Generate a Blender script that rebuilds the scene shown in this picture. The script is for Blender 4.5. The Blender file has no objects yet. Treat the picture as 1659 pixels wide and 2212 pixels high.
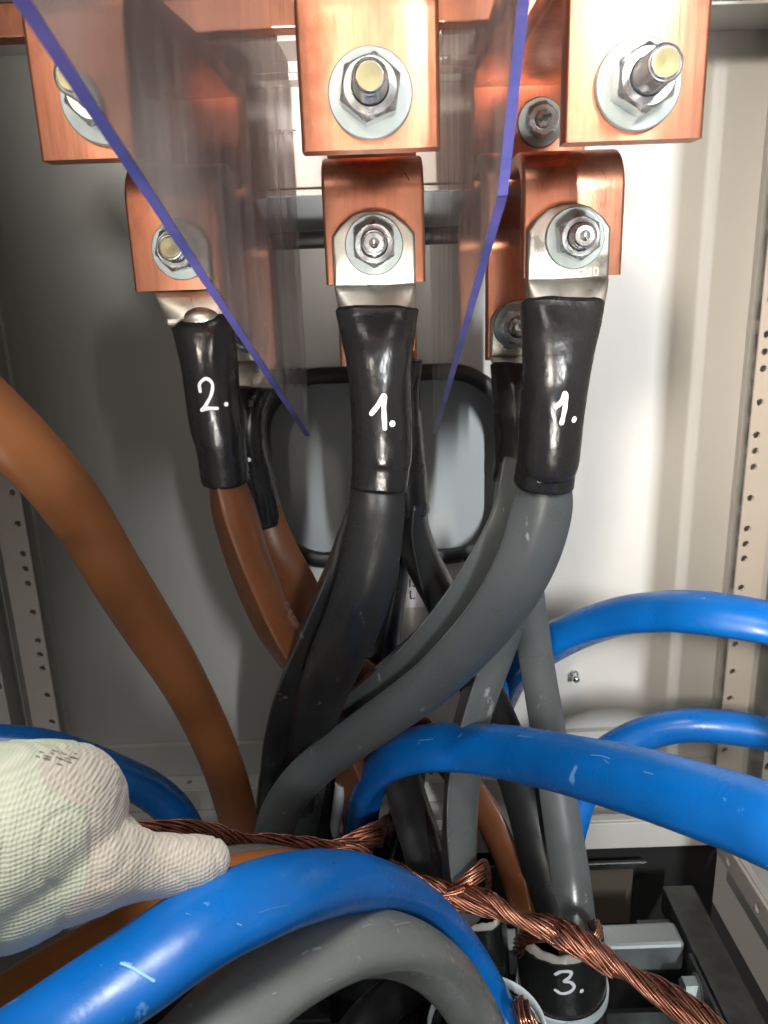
import bpy, bmesh, math, random
from mathutils import Vector, Matrix, noise
from mathutils.bvhtree import BVHTree
random.seed(7)
S = bpy.context.scene
COL = S.collection
PI = math.pi
# ------------------------------------------------------------ camera
# the camera stands in front of an open switchgear cabinet; +Y goes into the cabinet, Z up, metres
FPX, CX, CY = 1662.0, 829.5, 1106.0
PITCH, ROLL = math.radians(16), math.radians(2)
FW = Vector((0, math.cos(PITCH), -math.sin(PITCH)))
R0 = Vector((1, 0, 0)); U0 = Vector((0, math.sin(PITCH), math.cos(PITCH)))
RT = math.cos(ROLL)*R0 - math.sin(ROLL)*U0
UP = math.sin(ROLL)*R0 + math.cos(ROLL)*U0
cd = bpy.data.cameras.new('camera'); cam = bpy.data.objects.new('camera', cd); COL.objects.link(cam)
cd.sensor_fit = 'VERTICAL'; cd.sensor_height = 24.0; cd.lens = 24.0*FPX/2212.0
cd.clip_start = 0.01; cd.clip_end = 50
cam.matrix_world = Matrix((( RT.x, UP.x, -FW.x, 0), (RT.y, UP.y, -FW.y, 0), (RT.z, UP.z, -FW.z, 0), (0, 0, 0, 1)))
cd.dof.use_dof = True; cd.dof.focus_distance = 0.40; cd.dof.aperture_fstop = 15
S.camera = cam
# ------------------------------------------------------------ light
w = bpy.data.worlds.new('World'); S.world = w; w.use_nodes = True
nt = w.node_tree; nt.nodes.clear()
wo = nt.nodes.new('ShaderNodeOutputWorld'); bg = nt.nodes.new('ShaderNodeBackground')
tc = nt.nodes.new('ShaderNodeTexCoord'); sp = nt.nodes.new('ShaderNodeSeparateXYZ')
mr = nt.nodes.new('ShaderNodeMapRange'); cr = nt.nodes.new('ShaderNodeValToRGB')
mr.inputs[1].default_value = -1; mr.inputs[2].default_value = 1
nt.links.new(tc.outputs['Generated'], sp.inputs[0]); nt.links.new(sp.outputs['Z'], mr.inputs[0])
nt.links.new(mr.outputs[0], cr.inputs[0]); nt.links.new(cr.outputs[0], bg.inputs[0]); nt.links.new(bg.outputs[0], wo.inputs[0])
e = cr.color_ramp.elements
e[0].position = 0.0; e[0].color = (.20, .17, .14, 1)
e[1].position = 1.0; e[1].color = (.62, .62, .60, 1)
m_ = e.new(.5); m_.color = (.30, .29, .27, 1)
bg.inputs[1].default_value = 0.58
def area(name, loc, target, sx, sy, power, col=(1, 1, 1), spread=180):
    l = bpy.data.lights.new(name, 'AREA'); l.shape = 'RECTANGLE'; l.size = sx; l.size_y = sy
    l.energy = power; l.color = col; l.spread = math.radians(spread)
    o = bpy.data.objects.new(name, l); COL.objects.link(o); o.location = loc
    o.rotation_euler = (Vector(target)-Vector(loc)).to_track_quat('-Z', 'Y').to_euler()
    return o
area('window_light', (0.74, -2.20, 1.10), (0.28, .60, -.06), .05, .80, 2.3, (.98, .99, 1.0), 19)
area('right_strip_fill', (-0.55, -1.60, 0.90), (0.36, .62, -.06), .35, .35, 1.15, (1.0, .88, .74), 17)  # added fill aimed at the right wall strip, not an actual lamp
area('low_plate_fill', (0.02, -0.50, -0.30), (0.0, .48, .095), .30, .16, 0.38, (1.0, .94, .87), 17)  # added fill from below to brighten the support plate
area('ceiling_lamp', (-0.04, -0.05, 0.72), (-.02, .20, -.30), .34, .22, 3.7, (1.0, .985, .95), 90)
S.view_settings.view_transform = 'Standard'; S.view_settings.look = 'None'
S.view_settings.exposure = -0.12; S.view_settings.gamma = 1
# ------------------------------------------------------------ geometry helpers
def ray(px, py): return FW + RT*((px-CX)/FPX) + UP*((CY-py)/FPX)
def W(px, py, y): v = ray(px, py); return v*(y/v.y)      # the point at world depth y along a sight line
def WZ(px, py, z): v = ray(px, py); return v*(z/v.z)
def props(o, label=None, cat=None, group=None, kind=None):
    if label: o['label'] = label
    if cat: o['category'] = cat
    if group: o['group'] = group
    if kind: o['kind'] = kind
    return o
def thing(name, loc, label, cat, group=None):
    o = bpy.data.objects.new(name, None); o.empty_display_size = .01; COL.objects.link(o)
    o.location = loc; return props(o, label, cat, group)
def link(name, me, mat, parent=None, smooth=True):
    o = bpy.data.objects.new(name, me); COL.objects.link(o)
    if mat is not None and not me.materials: me.materials.append(mat)
    if parent is not None:
        o.parent = parent
        M = Matrix.Identity(4); p = parent
        chain = []
        while p is not None: chain.append(p); p = p.parent
        for p in reversed(chain): M = M @ Matrix.LocRotScale(p.location, p.rotation_euler, p.scale)
        me.transform(M.inverted())      # mesh given in world space
    if smooth:
        me.polygons.foreach_set('use_smooth', [True]*len(me.polygons))
    return o
def bm_me(bm, name='m'):
    me = bpy.data.meshes.new(name); bm.normal_update(); bm.to_mesh(me); bm.free(); return me
def boxbm(bm, x0, x1, y0, y1, z0, z1, bev=0.0, seg=2):
    r = bmesh.ops.create_cube(bm, size=1)
    vs = r['verts']
    for v in vs:
        v.co = Vector(((x0+x1)/2+v.co.x*(x1-x0), (y0+y1)/2+v.co.y*(y1-y0), (z0+z1)/2+v.co.z*(z1-z0)))
    if bev:
        es = list({e for v in vs for e in v.link_edges})
        bmesh.ops.bevel(bm, geom=es, offset=bev, segments=seg, profile=.5, affect='EDGES')
def box(name, ext, mat, parent=None, bev=0.0015):
    bm = bmesh.new(); boxbm(bm, *ext, bev=bev)
    return link(name, bm_me(bm), mat, parent, smooth=False)
def autosmooth(o, ang=35):
    me = o.data
    me.polygons.foreach_set('use_smooth', [True]*len(me.polygons))
    bm = bmesh.new(); bm.from_mesh(me)
    for e_ in bm.edges:
        if len(e_.link_faces) == 2 and e_.calc_face_angle(0) > math.radians(ang): e_.smooth = False
    bm.to_mesh(me); bm.free(); return o
def cut(o, cutters):
    """carve a list of bmesh cutters out of o and bake the result"""
    bm = bmesh.new()
    for c in cutters: c(bm)
    cm = bm_me(bm); co = bpy.data.objects.new('cutter', cm); COL.objects.link(co)
    pm = o.matrix_world.copy()
    md = o.modifiers.new('b', 'BOOLEAN'); md.object = co; md.operation = 'DIFFERENCE'; md.solver = 'EXACT'
    bpy.context.view_layer.update()
    me = bpy.data.meshes.new_from_object(o.evaluated_get(bpy.context.evaluated_depsgraph_get()))
    o.modifiers.clear(); o.data = me
    bpy.data.objects.remove(co)
def cyl_cutter(c, axis, r, depth, n=14):
    def f(bm):
        M = Matrix.Translation(Vector(c)) @ Vector(axis).to_track_quat('Z', 'Y').to_matrix().to_4x4()
        bmesh.ops.create_cone(bm, cap_ends=True, segments=n, radius1=r, radius2=r, depth=depth, matrix=M)
    return f
def catmull(P, n):
    """resample a list of tuples through a centripetal-ish spline, evenly in arc length"""
    P = [tuple(p) for p in P]
    k = len(P[0])
    Q = [tuple(2*a-b for a, b in zip(P[0], P[1]))]+P+[tuple(2*a-b for a, b in zip(P[-1], P[-2]))]
    out = []
    for i in range(1, len(Q)-2):
        p0, p1, p2, p3 = Q[i-1:i+3]
        for s in range(16):
            t = s/16
            out.append(tuple(.5*((2*b)+(-a+c)*t+(2*a-5*b+4*c-d)*t*t+(-a+3*b-3*c+d)*t**3) for a, b, c, d in zip(p0, p1, p2, p3)))
    out.append(P[-1])
    L = [0]
    for a, b in zip(out, out[1:]): L.append(L[-1]+math.dist(a[:3], b[:3]))
    res = []; j = 0
    for i in range(n):
        d = L[-1]*i/(n-1)
        while j < len(L)-2 and L[j+1] < d: j += 1
        t = (d-L[j])/max(1e-9, L[j+1]-L[j])
        res.append(tuple(a+(b-a)*t for a, b in zip(out[j], out[j+1])))
    return res
def frames(pts, hint=Vector((1, 0, 0))):
    n = len(pts); T = []
    for i in range(n):
        a = pts[max(0, i-1)]; b = pts[min(n-1, i+1)]; T.append((b-a).normalized())
    N = hint - T[0]*hint.dot(T[0]); N.normalize(); out = []
    for i in range(n):
        if i: N = N - T[i]*N.dot(T[i]); N.normalize()
        out.append((T[i], N.copy(), T[i].cross(N)))
    return out
def sweep_mesh(pts, secs, caps=True, hint=Vector((1, 0, 0))):
    """pts: Vectors. secs(i) -> list of (u,v)"""
    fr = frames(pts, hint); V = []; F = []; m = None
    for i, (p, (T, N, B)) in enumerate(zip(pts, fr)):
        s = secs(i); m = len(s)
        for u, v in s: V.append(p+N*u+B*v)
    for i in range(len(pts)-1):
        for j in range(m):
            a = i*m+j; b = i*m+(j+1) % m
            F.append((a, b, b+m, a+m))
    if caps:
        F.append(tuple(reversed(range(m)))); F.append(tuple(range((len(pts)-1)*m, len(pts)*m)))
    me = bpy.data.meshes.new('sweep'); me.from_pydata([tuple(v) for v in V], [], F)
    bm = bmesh.new(); bm.from_mesh(me); bmesh.ops.recalc_face_normals(bm, faces=bm.faces); bm.to_mesh(me); bm.free()
    return me
def circ(r, n=10, a0=0): return [(r*math.cos(a0+2*PI*i/n), r*math.sin(a0+2*PI*i/n)) for i in range(n)]
def sector(rp, rr, n=56):
    """cross-section of a sector-shaped core: a pie of radius rp rounded by rr, centred"""
    arc = 0.80
    A = Vector((0, 0)); E1 = Vector((rp*math.cos(arc), rp*math.sin(arc))); E2 = Vector((E1.x, -E1.y))
    out = []
    for i in range(n):
        f = -PI+2*PI*i/n; d = Vector((math.cos(f), math.sin(f)))
        if abs(f) <= arc: p = d*rp
        else: p = max((A, E1, E2), key=lambda q: q.dot(d))
        p = p+d*rr; out.append((p.x-rp*.60, p.y))
    return out
# ------------------------------------------------------------ materials
def mat(name, base, rough=.5, metal=0.0, **k):
    m = bpy.data.materials.new(name); m.use_nodes = True
    b = m.node_tree.nodes['Principled BSDF']
    b.inputs['Base Color'].default_value = (*base, 1); b.inputs['Roughness'].default_value = rough
    b.inputs['Metallic'].default_value = metal
    for kk, v in k.items(): b.inputs[kk.replace('_', ' ')].default_value = v
    return m
def N_(m, t): return m.node_tree.nodes.new(t)
def L_(m, a, b): m.node_tree.links.new(a, b)
def noise_tex(m, scale, detail=3, stretch=(1, 1, 1), rough=.5, coord='Object'):
    t = N_(m, 'ShaderNodeTexCoord'); mp = N_(m, 'ShaderNodeMapping'); n = N_(m, 'ShaderNodeTexNoise')
    mp.inputs['Scale'].default_value = stretch
    n.inputs['Scale'].default_value = scale; n.inputs['Detail'].default_value = detail; n.inputs['Roughness'].default_value = rough
    L_(m, t.outputs[coord], mp.inputs[0]); L_(m, mp.outputs[0], n.inputs[0])
    return n.outputs['Fac']
def ramp(m, fac, stops):
    r = N_(m, 'ShaderNodeValToRGB'); el = r.color_ramp.elements
    el[0].position = stops[0][0]; el[0].color = (*stops[0][1], 1)
    el[1].position = stops[-1][0]; el[1].color = (*stops[-1][1], 1)
    for p, c in stops[1:-1]: x = el.new(p); x.color = (*c, 1)
    L_(m, fac, r.inputs[0]); return r.outputs[0]
def mrange(m, fac, a, b, c, d):
    r = N_(m, 'ShaderNodeMapRange')
    for i, v in enumerate((a, b, c, d)): r.inputs[i+1].default_value = v
    L_(m, fac, r.inputs[0]); return r.outputs[0]
def bump(m, fac, strength, dist, prev=None):
    b = N_(m, 'ShaderNodeBump'); b.inputs['Strength'].default_value = strength; b.inputs['Distance'].default_value = dist
    L_(m, fac, b.inputs['Height'])
    if prev is not None: L_(m, prev, b.inputs['Normal'])
    return b.outputs[0]
def BS(m): return m.node_tree.nodes['Principled BSDF']
def mixcol(m, fac, a, b):
    x = N_(m, 'ShaderNodeMix'); x.data_type = 'RGBA'
    for s, v in ((x.inputs[6], a), (x.inputs[7], b)):
        if isinstance(v, tuple): s.default_value = (*v, 1)
        else: L_(m, v, s)
    if isinstance(fac, float): x.inputs[0].default_value = fac
    else: L_(m, fac, x.inputs[0])
    return x.outputs[2]
def paint(name, base, rough=.38, dirt=.9):
    m = mat(name, base, rough, Specular_IOR_Level=.45)
    n = noise_tex(m, 7, 4); d = tuple(c*dirt for c in base)
    L_(m, mixcol(m, mrange(m, n, .4, .7, 0, 1), base, d), BS(m).inputs['Base Color'])
    s = noise_tex(m, 900, 2); L_(m, bump(m, s, .12, .0004), BS(m).inputs['Normal'])
    L_(m, mrange(m, noise_tex(m, 14, 3), .3, .7, rough-.06, rough+.10), BS(m).inputs['Roughness'])
    return m
def pvc(name, base, rough=.36, scuff=(.5, .5, .5), amt=.66, spec=.5, dark=.8):
    m = mat(name, base, rough, Specular_IOR_Level=spec)
    n = noise_tex(m, 26, 5); c = mixcol(m, mrange(m, n, .35, .7, 0, 1), base, tuple(x*dark for x in base))
    s = noise_tex(m, 95, 6, (1, 1, .45), .62); f = mrange(m, s, amt-.035, amt+.02, 0, .5)
    s2 = noise_tex(m, 420, 4, (1, .3, 1), .6); f2 = mrange(m, s2, .70, .74, 0, .35)
    c = mixcol(m, f2, mixcol(m, f, c, scuff), scuff)
    g = N_(m, 'ShaderNodeAttribute'); g.attribute_name = 'ridge_highlight'          # pale highlight painted along the ridges of the sector-shaped cores
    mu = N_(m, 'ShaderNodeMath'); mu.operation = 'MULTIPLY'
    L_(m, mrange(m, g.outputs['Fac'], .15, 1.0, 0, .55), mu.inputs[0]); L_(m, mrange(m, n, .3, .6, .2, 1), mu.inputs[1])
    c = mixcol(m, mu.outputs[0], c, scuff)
    L_(m, c, BS(m).inputs['Base Color'])
    b = bump(m, noise_tex(m, 60, 4), .25, .0009); b = bump(m, noise_tex(m, 520, 3), .12, .0003, b)
    L_(m, b, BS(m).inputs['Normal'])
    L_(m, mrange(m, noise_tex(m, 40, 4), .3, .7, rough-.12, rough+.06), BS(m).inputs['Roughness'])
    return m
def metal(name, base, rough, tarn=None, stretch=(1, 1, 1), sc=40, bstr=.15, bscale=300):
    m = mat(name, base, rough, 1.0)
    n = noise_tex(m, sc, 5, stretch, .6)
    if tarn: L_(m, mixcol(m, mrange(m, n, .38, .66, 0, 1), base, tarn), BS(m).inputs['Base Color'])
    L_(m, mrange(m, noise_tex(m, sc*1.7, 4, stretch), .3, .7, rough*.7, rough*1.4), BS(m).inputs['Roughness'])
    L_(m, bump(m, noise_tex(m, bscale, 3, stretch), bstr, .0004), BS(m).inputs['Normal'])
    return m
M = {}
M['paint'] = paint('cabinet_paint', (.50, .495, .47))
M['beige'] = paint('beige_paint', (.56, .51, .455), .42)
M['plate'] = paint('plate_grey', (.36, .39, .40), .6)
M['insul'] = paint('support_plastic', (.82, .745, .69), .40)
M['galv'] = metal('galvanised_steel', (.50, .54, .56), .42, (.42, .46, .48), (1, 1, 1), 14, .04)
M['zinc'] = metal('zinc_plating', (.30, .335, .335), .45, (.22, .255, .25), (1, 1, 1), 45); BS(M['zinc']).inputs['Metallic'].default_value = .45
M['nut'] = metal('nut_zinc', (.88, .88, .87), .24, (.62, .64, .68), (1, 1, 1), 60, .1)
M['brass'] = metal('passivated_end', (.26, .225, .11), .50, (.17, .165, .11)); BS(M['brass']).inputs['Metallic'].default_value = .5
M['tin'] = metal('tinned_lug', (.62, .59, .53), .34, (.48, .455, .40), (1, 1, 1), 50, .25, 260)
M['stamp'] = mat('stamp_shade', (.42, .40, .35), .5, .9)  # darker than the tin: shading of the raised letters put into the colour
M['rubber'] = mat('black_rubber', (.012, .012, .013), .5)
L_(M['rubber'], bump(M['rubber'], noise_tex(M['rubber'], 700, 3), .3, .0006), BS(M['rubber']).inputs['Normal'])
M['void'] = mat('void_black', (.012, .012, .012), .55)  # black put in for the dark void and post gaps
M['bracket'] = metal('bracket_steel', (.15, .16, .16), .45, (.09, .09, .085), (1, 1, 1), 30)
# copper bar: metallic, handled, faint vertical draw marks and finger tarnish
def copper(name, base, tarn, rough):
    m = mat(name, base, rough, 1.0)
    n1 = noise_tex(m, 22, 5, (1.6, 1, .5), .6); n2 = noise_tex(m, 520, 4, (1, 1, .05), .65); n3 = noise_tex(m, 38, 6, (1, 1, .7), .7)
    c = mixcol(m, mrange(m, n1, .40, .64, 0, 1), base, tarn)
    c = mixcol(m, mrange(m, n2, .50, .68, 0, .28), c, tuple(x*.62 for x in tarn))
    c = mixcol(m, mrange(m, n3, .54, .66, 0, .60), c, (.30, .11, .06))
    L_(m, c, BS(m).inputs['Base Color'])
    L_(m, mrange(m, n1, .3, .7, rough-.06, rough+.16), BS(m).inputs['Roughness'])
    b = bump(m, n2, .22, .0003); b = bump(m, noise_tex(m, 18, 2), .5, .003, b)
    L_(m, b, BS(m).inputs['Normal']); return m
M['copper'] = copper('copper_bar', (.60, .262, .165), (.42, .158, .095), .32)
M['wire'] = metal('copper_wire', (.66, .32, .22), .32, (.36, .14, .09), (1, 1, 1), 90, .1)
M['shrink'] = mat('heat_shrink', (.011, .011, .012), .30, Specular_IOR_Level=.6)
b_ = bump(M['shrink'], noise_tex(M['shrink'], 45, 4, (1, 1, .6)), .55, .003)
b_ = bump(M['shrink'], noise_tex(M['shrink'], 350, 2), .06, .0004, b_); L_(M['shrink'], b_, BS(M['shrink']).inputs['Normal'])
L_(M['shrink'], mrange(M['shrink'], noise_tex(M['shrink'], 60, 4), .3, .7, .19, .34), BS(M['shrink']).inputs['Roughness'])
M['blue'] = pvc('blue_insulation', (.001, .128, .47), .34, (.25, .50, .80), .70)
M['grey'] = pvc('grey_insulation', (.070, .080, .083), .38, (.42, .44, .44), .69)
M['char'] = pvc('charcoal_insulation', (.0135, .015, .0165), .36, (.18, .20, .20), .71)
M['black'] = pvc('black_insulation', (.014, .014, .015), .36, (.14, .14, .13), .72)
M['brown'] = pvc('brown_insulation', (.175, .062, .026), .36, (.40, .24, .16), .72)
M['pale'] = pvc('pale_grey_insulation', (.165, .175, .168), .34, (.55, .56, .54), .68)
M['lit'] = pvc('lit_grey_insulation', (.098, .108, .110), .36, (.45, .47, .47), .68)  # lighter copy of the grey: brightness of the lit cores put into the colour
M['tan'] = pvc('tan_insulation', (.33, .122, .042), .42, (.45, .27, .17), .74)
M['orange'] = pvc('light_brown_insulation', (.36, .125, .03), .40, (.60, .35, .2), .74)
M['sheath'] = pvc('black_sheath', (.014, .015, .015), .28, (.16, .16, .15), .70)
M['ink'] = mat('white_paint_marker', (.82, .84, .90), .45)
M['nylon'] = mat('natural_nylon', (.62, .66, .68), .35, Subsurface_Weight=.15)
M['rim'] = pvc('cut_sheath_filler', (.50, .47, .42), .6, (.7, .68, .62), .6)
M['paper'] = mat('label_paper', (.74, .76, .82), .5)
M['print'] = mat('label_print', (.01, .01, .012), .5)
M['edge'] = mat('acrylic_cut_edge', (.045, .055, .30), .35, Specular_IOR_Level=.3)
L_(M['edge'], mixcol(M['edge'], mrange(M['edge'], noise_tex(M['edge'], 30, 4), .35, .65, 0, 1), (.040, .052, .18), (.095, .085, .30)), BS(M['edge']).inputs['Base Color'])
# clear acrylic sheet: see-through, glossy, streaky haze painted in for reflections
m = bpy.data.materials.new('clear_acrylic'); m.use_nodes = True; M['acrylic'] = m
n = m.node_tree.nodes; n.clear(); out = n.new('ShaderNodeOutputMaterial')
tr = n.new('ShaderNodeBsdfTransparent'); tr.inputs[0].default_value = (.985, .98, .988, 1)
gl = n.new('ShaderNodeBsdfGlossy'); gl.inputs['Roughness'].default_value = .05; gl.inputs[0].default_value = (1, 1, 1, 1)
df = n.new('ShaderNodeBsdfDiffuse'); df.inputs[0].default_value = (.95, .91, .91, 1)
fr = n.new('ShaderNodeFresnel'); fr.inputs[0].default_value = 1.38
mx = n.new('ShaderNodeMixShader'); mx2 = n.new('ShaderNodeMixShader')
bn = bump(m, noise_tex(m, 9, 2, (1, 1, .3)), .35, .004)
L_(m, bn, gl.inputs['Normal'])
L_(m, fr.outputs[0], mx.inputs[0]); L_(m, tr.outputs[0], mx.inputs[1]); L_(m, gl.outputs[0], mx.inputs[2])
st = noise_tex(m, 30, 4, (1, 1.5, .30), .55)
L_(m, mrange(m, st, .45, .74, .05, .30), mx2.inputs[0])
tl = n.new('ShaderNodeBsdfTranslucent'); tl.inputs[0].default_value = (.95, .86, .88, 1); mx3 = n.new('ShaderNodeMixShader'); mx3.inputs[0].default_value = .5
L_(m, df.outputs[0], mx3.inputs[1]); L_(m, tl.outputs[0], mx3.inputs[2])
L_(m, mx.outputs[0], mx2.inputs[1]); L_(m, mx3.outputs[0], mx2.inputs[2]); L_(m, mx2.outputs[0], out.inputs[0])
# knitted glove
def glove_mat(name, c1, c2, dirt):
    m = mat(name, c1, .85, Sheen_Weight=.3)
    t = N_(m, 'ShaderNodeTexCoord'); mp = N_(m, 'ShaderNodeMapping')
    mp.inputs['Rotation'].default_value = (0, math.radians(-4), 0)
    L_(m, t.outputs['Object'], mp.inputs[0])
    wv = N_(m, 'ShaderNodeTexWave'); wv.wave_type = 'BANDS'; wv.bands_direction = 'Z'; wv.wave_profile = 'SIN'
    wv.inputs['Scale'].default_value = 215; wv.inputs['Distortion'].default_value = 1.6; wv.inputs['Detail'].default_value = 2; wv.inputs['Detail Scale'].default_value = .35
    L_(m, mp.outputs[0], wv.inputs[0])
    w2 = N_(m, 'ShaderNodeTexWave'); w2.wave_type = 'BANDS'; w2.bands_direction = 'X'
    w2.inputs['Scale'].default_value = 230; w2.inputs['Distortion'].default_value = 3
    L_(m, mp.outputs[0], w2.inputs[0])
    c = mixcol(m, wv.outputs['Fac'], c2, c1)
    c = mixcol(m, mrange(m, noise_tex(m, 30, 5), .52, .75, 0, .6), c, dirt)
    L_(m, c, BS(m).inputs['Base Color'])
    b = bump(m, wv.outputs['Fac'], .35, .0005); b = bump(m, w2.outputs['Fac'], .35, .0005, b)
    b = bump(m, noise_tex(m, 900, 3), .4, .0004, b)
    L_(m, b, BS(m).inputs['Normal']); return m
M['glove'] = glove_mat('cream_knit', (.54, .49, .42), (.45, .40, .34), (.44, .385, .30))
M['glove_green'] = glove_mat('green_white_knit', (.54, .55, .44), (.43, .475, .36), (.48, .49, .38))
M['smudge'] = mat('black_smudge', (.16, .15, .14), .8)

# ============================================================ the cabinet
WY = .64
def struct(o): return props(o, kind='structure')
# back panel with two rounded cable windows
o = box('wall', (-.34, .34, WY, WY+.003, -.47, .42), M['paint'], bev=0)
def rrect(x0, x1, z0, z1, r, n=8):
    P = []
    for cx, cz, a in ((x1-r, z1-r, 0), (x0+r, z1-r, 90), (x0+r, z0+r, 180), (x1-r, z0+r, 270)):
        for i in range(n+1):
            t = math.radians(a+90*i/n); P.append((cx+r*math.cos(t), cz+r*math.sin(t)))
    return P
def rr_cutter(x0, x1, z0, z1, r, ya, yb):
    def f(bm):
        P = rrect(x0, x1, z0, z1, r)
        a = [bm.verts.new((x, ya, z)) for x, z in P]; b = [bm.verts.new((x, yb, z)) for x, z in P]
        bm.faces.new(list(reversed(a))); bm.faces.new(b); k = len(P)
        for i in range(k): bm.faces.new((a[i], a[(i+1) % k], b[(i+1) % k], b[i]))
        bmesh.ops.recalc_face_normals(bm, faces=bm.faces)
    return f
WIN = ((-.097, .103, -.222, -.0685, .048), (-.099, .103, .044, .180, .040))
cut(o, [rr_cutter(*q, WY-.02, WY+.02) for q in WIN]); struct(o)
for q, lab in zip(WIN, ('black rubber edging around the rounded window behind the cable sleeves', 'black rubber edging of the upper window behind the copper brackets')):
    P = rrect(q[0]-.003, q[1]+.003, q[2]-.003, q[3]+.003, q[4]+.003, 12); pts = [Vector((x, WY-.001, z)) for x, z in P]
    # closed loop sweep of a rounded bead
    V = []; F = []; k = len(pts); sec = [(-.0065, -.001), (-.0055, .0045), (-.002, .0062), (.004, .0062), (.0065, .004), (.0070, -.001)]
    cx = (q[0]+q[1])/2; cz = (q[2]+q[3])/2
    for i in range(k):
        t = (pts[(i+1) % k]-pts[i-1]).normalized(); nn = Vector((t.z, 0, -t.x))
        for u, v in sec:
            jit = .0004*noise.noise(pts[i]*150) if u < 0 else 0
            V.append(pts[i]+nn*(u+jit)+Vector((0, -v, 0)))
    ms = len(sec)
    for i in range(k):
        for j in range(ms): F.append((i*ms+j, i*ms+(j+1) % ms, ((i+1) % k)*ms+(j+1) % ms, ((i+1) % k)*ms+j))
    me = bpy.data.meshes.new('seal'); me.from_pydata([tuple(v) for v in V], [], F)
    bm = bmesh.new(); bm.from_mesh(me); bmesh.ops.recalc_face_normals(bm, faces=bm.faces); bm.to_mesh(me); bm.free()
    autosmooth(props(link('rubber_seal', me, M['rubber']), lab, 'rubber seal'), 50)
box('backplate', (-.20, .20, WY+.035, WY+.038, -.30, .30), M['plate'], bev=0)
props(bpy.data.objects['backplate'], 'grey galvanised plate seen through the rounded windows in the back wall', 'metal plate')
# stepped frame round the panel
o = box('wall_frame', (-.335, .335, WY-.007, WY-.0005, -.455, .22), M['paint'], bev=0)
cut(o, [rr_cutter(-.300, .300, -.402, .30, .022, WY-.03, WY+.03)]); struct(o); autosmooth(o, 40)
# side walls and roof (outside the picture, they shade the interior)
struct(box('wall', (-.345, -.342, .02, .66, -.60, .42), M['paint'], bev=0))
struct(box('wall', (.342, .345, .030, .142, -.60, .42), M['paint'], bev=0))  # gap after this piece shaped to throw a stripe of light
struct(box('wall', (.342, .345, .174, .66, -.60, .42), M['paint'], bev=0))
struct(box('ceiling', (-.345, .345, .10, .66, .42, .423), M['paint'], bev=0))
struct(box('floor', (-.345, .345, -.10, .70, -.66, -.655), M['void'], bev=0))
# horizontal head beam
t = thing('cross_beam', (0, .60, .175), 'white cabinet beam crossing behind the copper at the very top', 'beam')
box('front_face', (-.34, .34, .583, .586, .1785, .24), M['paint'], t, .001)
box('bottom_flange', (-.34, .34, .583, .64, .1755, .178), M['paint'], t, .001)
# uprights with 25 mm hole pattern
def upright(s, label):
    t = thing('cabinet_post', (s*.29, .58, -.45), label, 'post')
    a = box('perforated_face', (min(s*.281, s*.303), max(s*.281, s*.303), .578, .5805, -.455, .175), M['beige'], t, .0006)
    holes = [cyl_cutter((s*.2865, .58, z), (0, 1, 0), .0027, .02) for z in [-.44+.025*i for i in range(25)]]
    holes += [cyl_cutter((s*.2865, .58, z), (0, 1, 0), .0027, .02) for z in [-.4275+.075*i for i in range(8)]]
    cutrel(a, holes, t)
    b = box('perforated_face', (min(s*.3115, s*.335), max(s*.3115, s*.335), .560, .5625, -.455, .175), M['paint'], t, .0006)
    cutrel(b, [cyl_cutter((s*.3165, .56, -.445+.05*i), (0, 1, 0), .0042, .02) for i in range(13)], t)
    box('gap_shade_strip', (min(s*.3035, s*.3110), max(s*.3035, s*.3110), .600, .603, -.455, .175), M['void'], t, 0)  # black strip put in for the shade between the two faces
    return t
def cutrel(o, cutters, parent):
    # mesh is stored relative to the parent: shift the cutters' frame
    bm = bmesh.new()
    for c in cutters: c(bm)
    cm = bm_me(bm); cm.transform(Matrix.Translation(-Vector(parent.location)))
    co = bpy.data.objects.new('cutter', cm); COL.objects.link(co); co.location = parent.location
    md = o.modifiers.new('b', 'BOOLEAN'); md.object = co; md.solver = 'EXACT'
    bpy.context.view_layer.update()
    me = bpy.data.meshes.new_from_object(o.evaluated_get(bpy.context.evaluated_depsgraph_get()))
    o.modifiers.clear(); o.data = me; bpy.data.objects.remove(co)
upright(1, 'perforated beige cabinet upright on the right, in front of the bright back wall')
upright(-1, 'perforated cabinet upright on the left, in the dark beside the thick brown cable')
# bottom frame
t = thing('bottom_frame', (0, .56, -.46), 'beige bottom frame of the cabinet with perforated ledge around the dark floor opening', 'frame')
box('front_face', (-.28, .28, .553, .556, -.466, -.4405), M['paint'], t, .0007)
box('front_lip', (-.28, .28, .5562, .565, -.443, -.4400), M['paint'], t, .0007)
box('channel', (-.28, .28, .5652, .612, -.462, -.456), M['paint'], t, .0007)
a = box('perforated_ledge', (-.30, .30, .6125, .6325, -.436, -.4335), M['paint'], t, .0006)
cutrel(a, [cyl_cutter((-.29+.025*i, .6225, -.435), (0, 0, 1), .0026, .02) for i in range(24)], t)
box('ledge_front', (-.30, .30, .6100, .6122, -.455, -.434), M['paint'], t, .0006)
for s in (1, -1):
    a = box('side_rail', (min(s*.275, s*.278), max(s*.275, s*.278), .02, .5525, -.472, -.452), M['beige'], t, .0006)
    cutrel(a, [cyl_cutter((s*.2765, .53-.05*i, -.463), (1, 0, 0), .004, .02) for i in range(8)], t)
    box('side_lip', (min(s*.2782, s*.2835), max(s*.2782, s*.2835), .02, .5525, -.4535, -.4515), M['paint'], t, .0005)
    box('side_pan', (min(s*.284, s*.342), max(s*.284, s*.342), .02, .60, -.466, -.463), M['paint'], t, .0005)
box('plinth_skirt', (-.28, .28, .560, .5645, -.65, -.4672), M['void'], t, 0)
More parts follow.
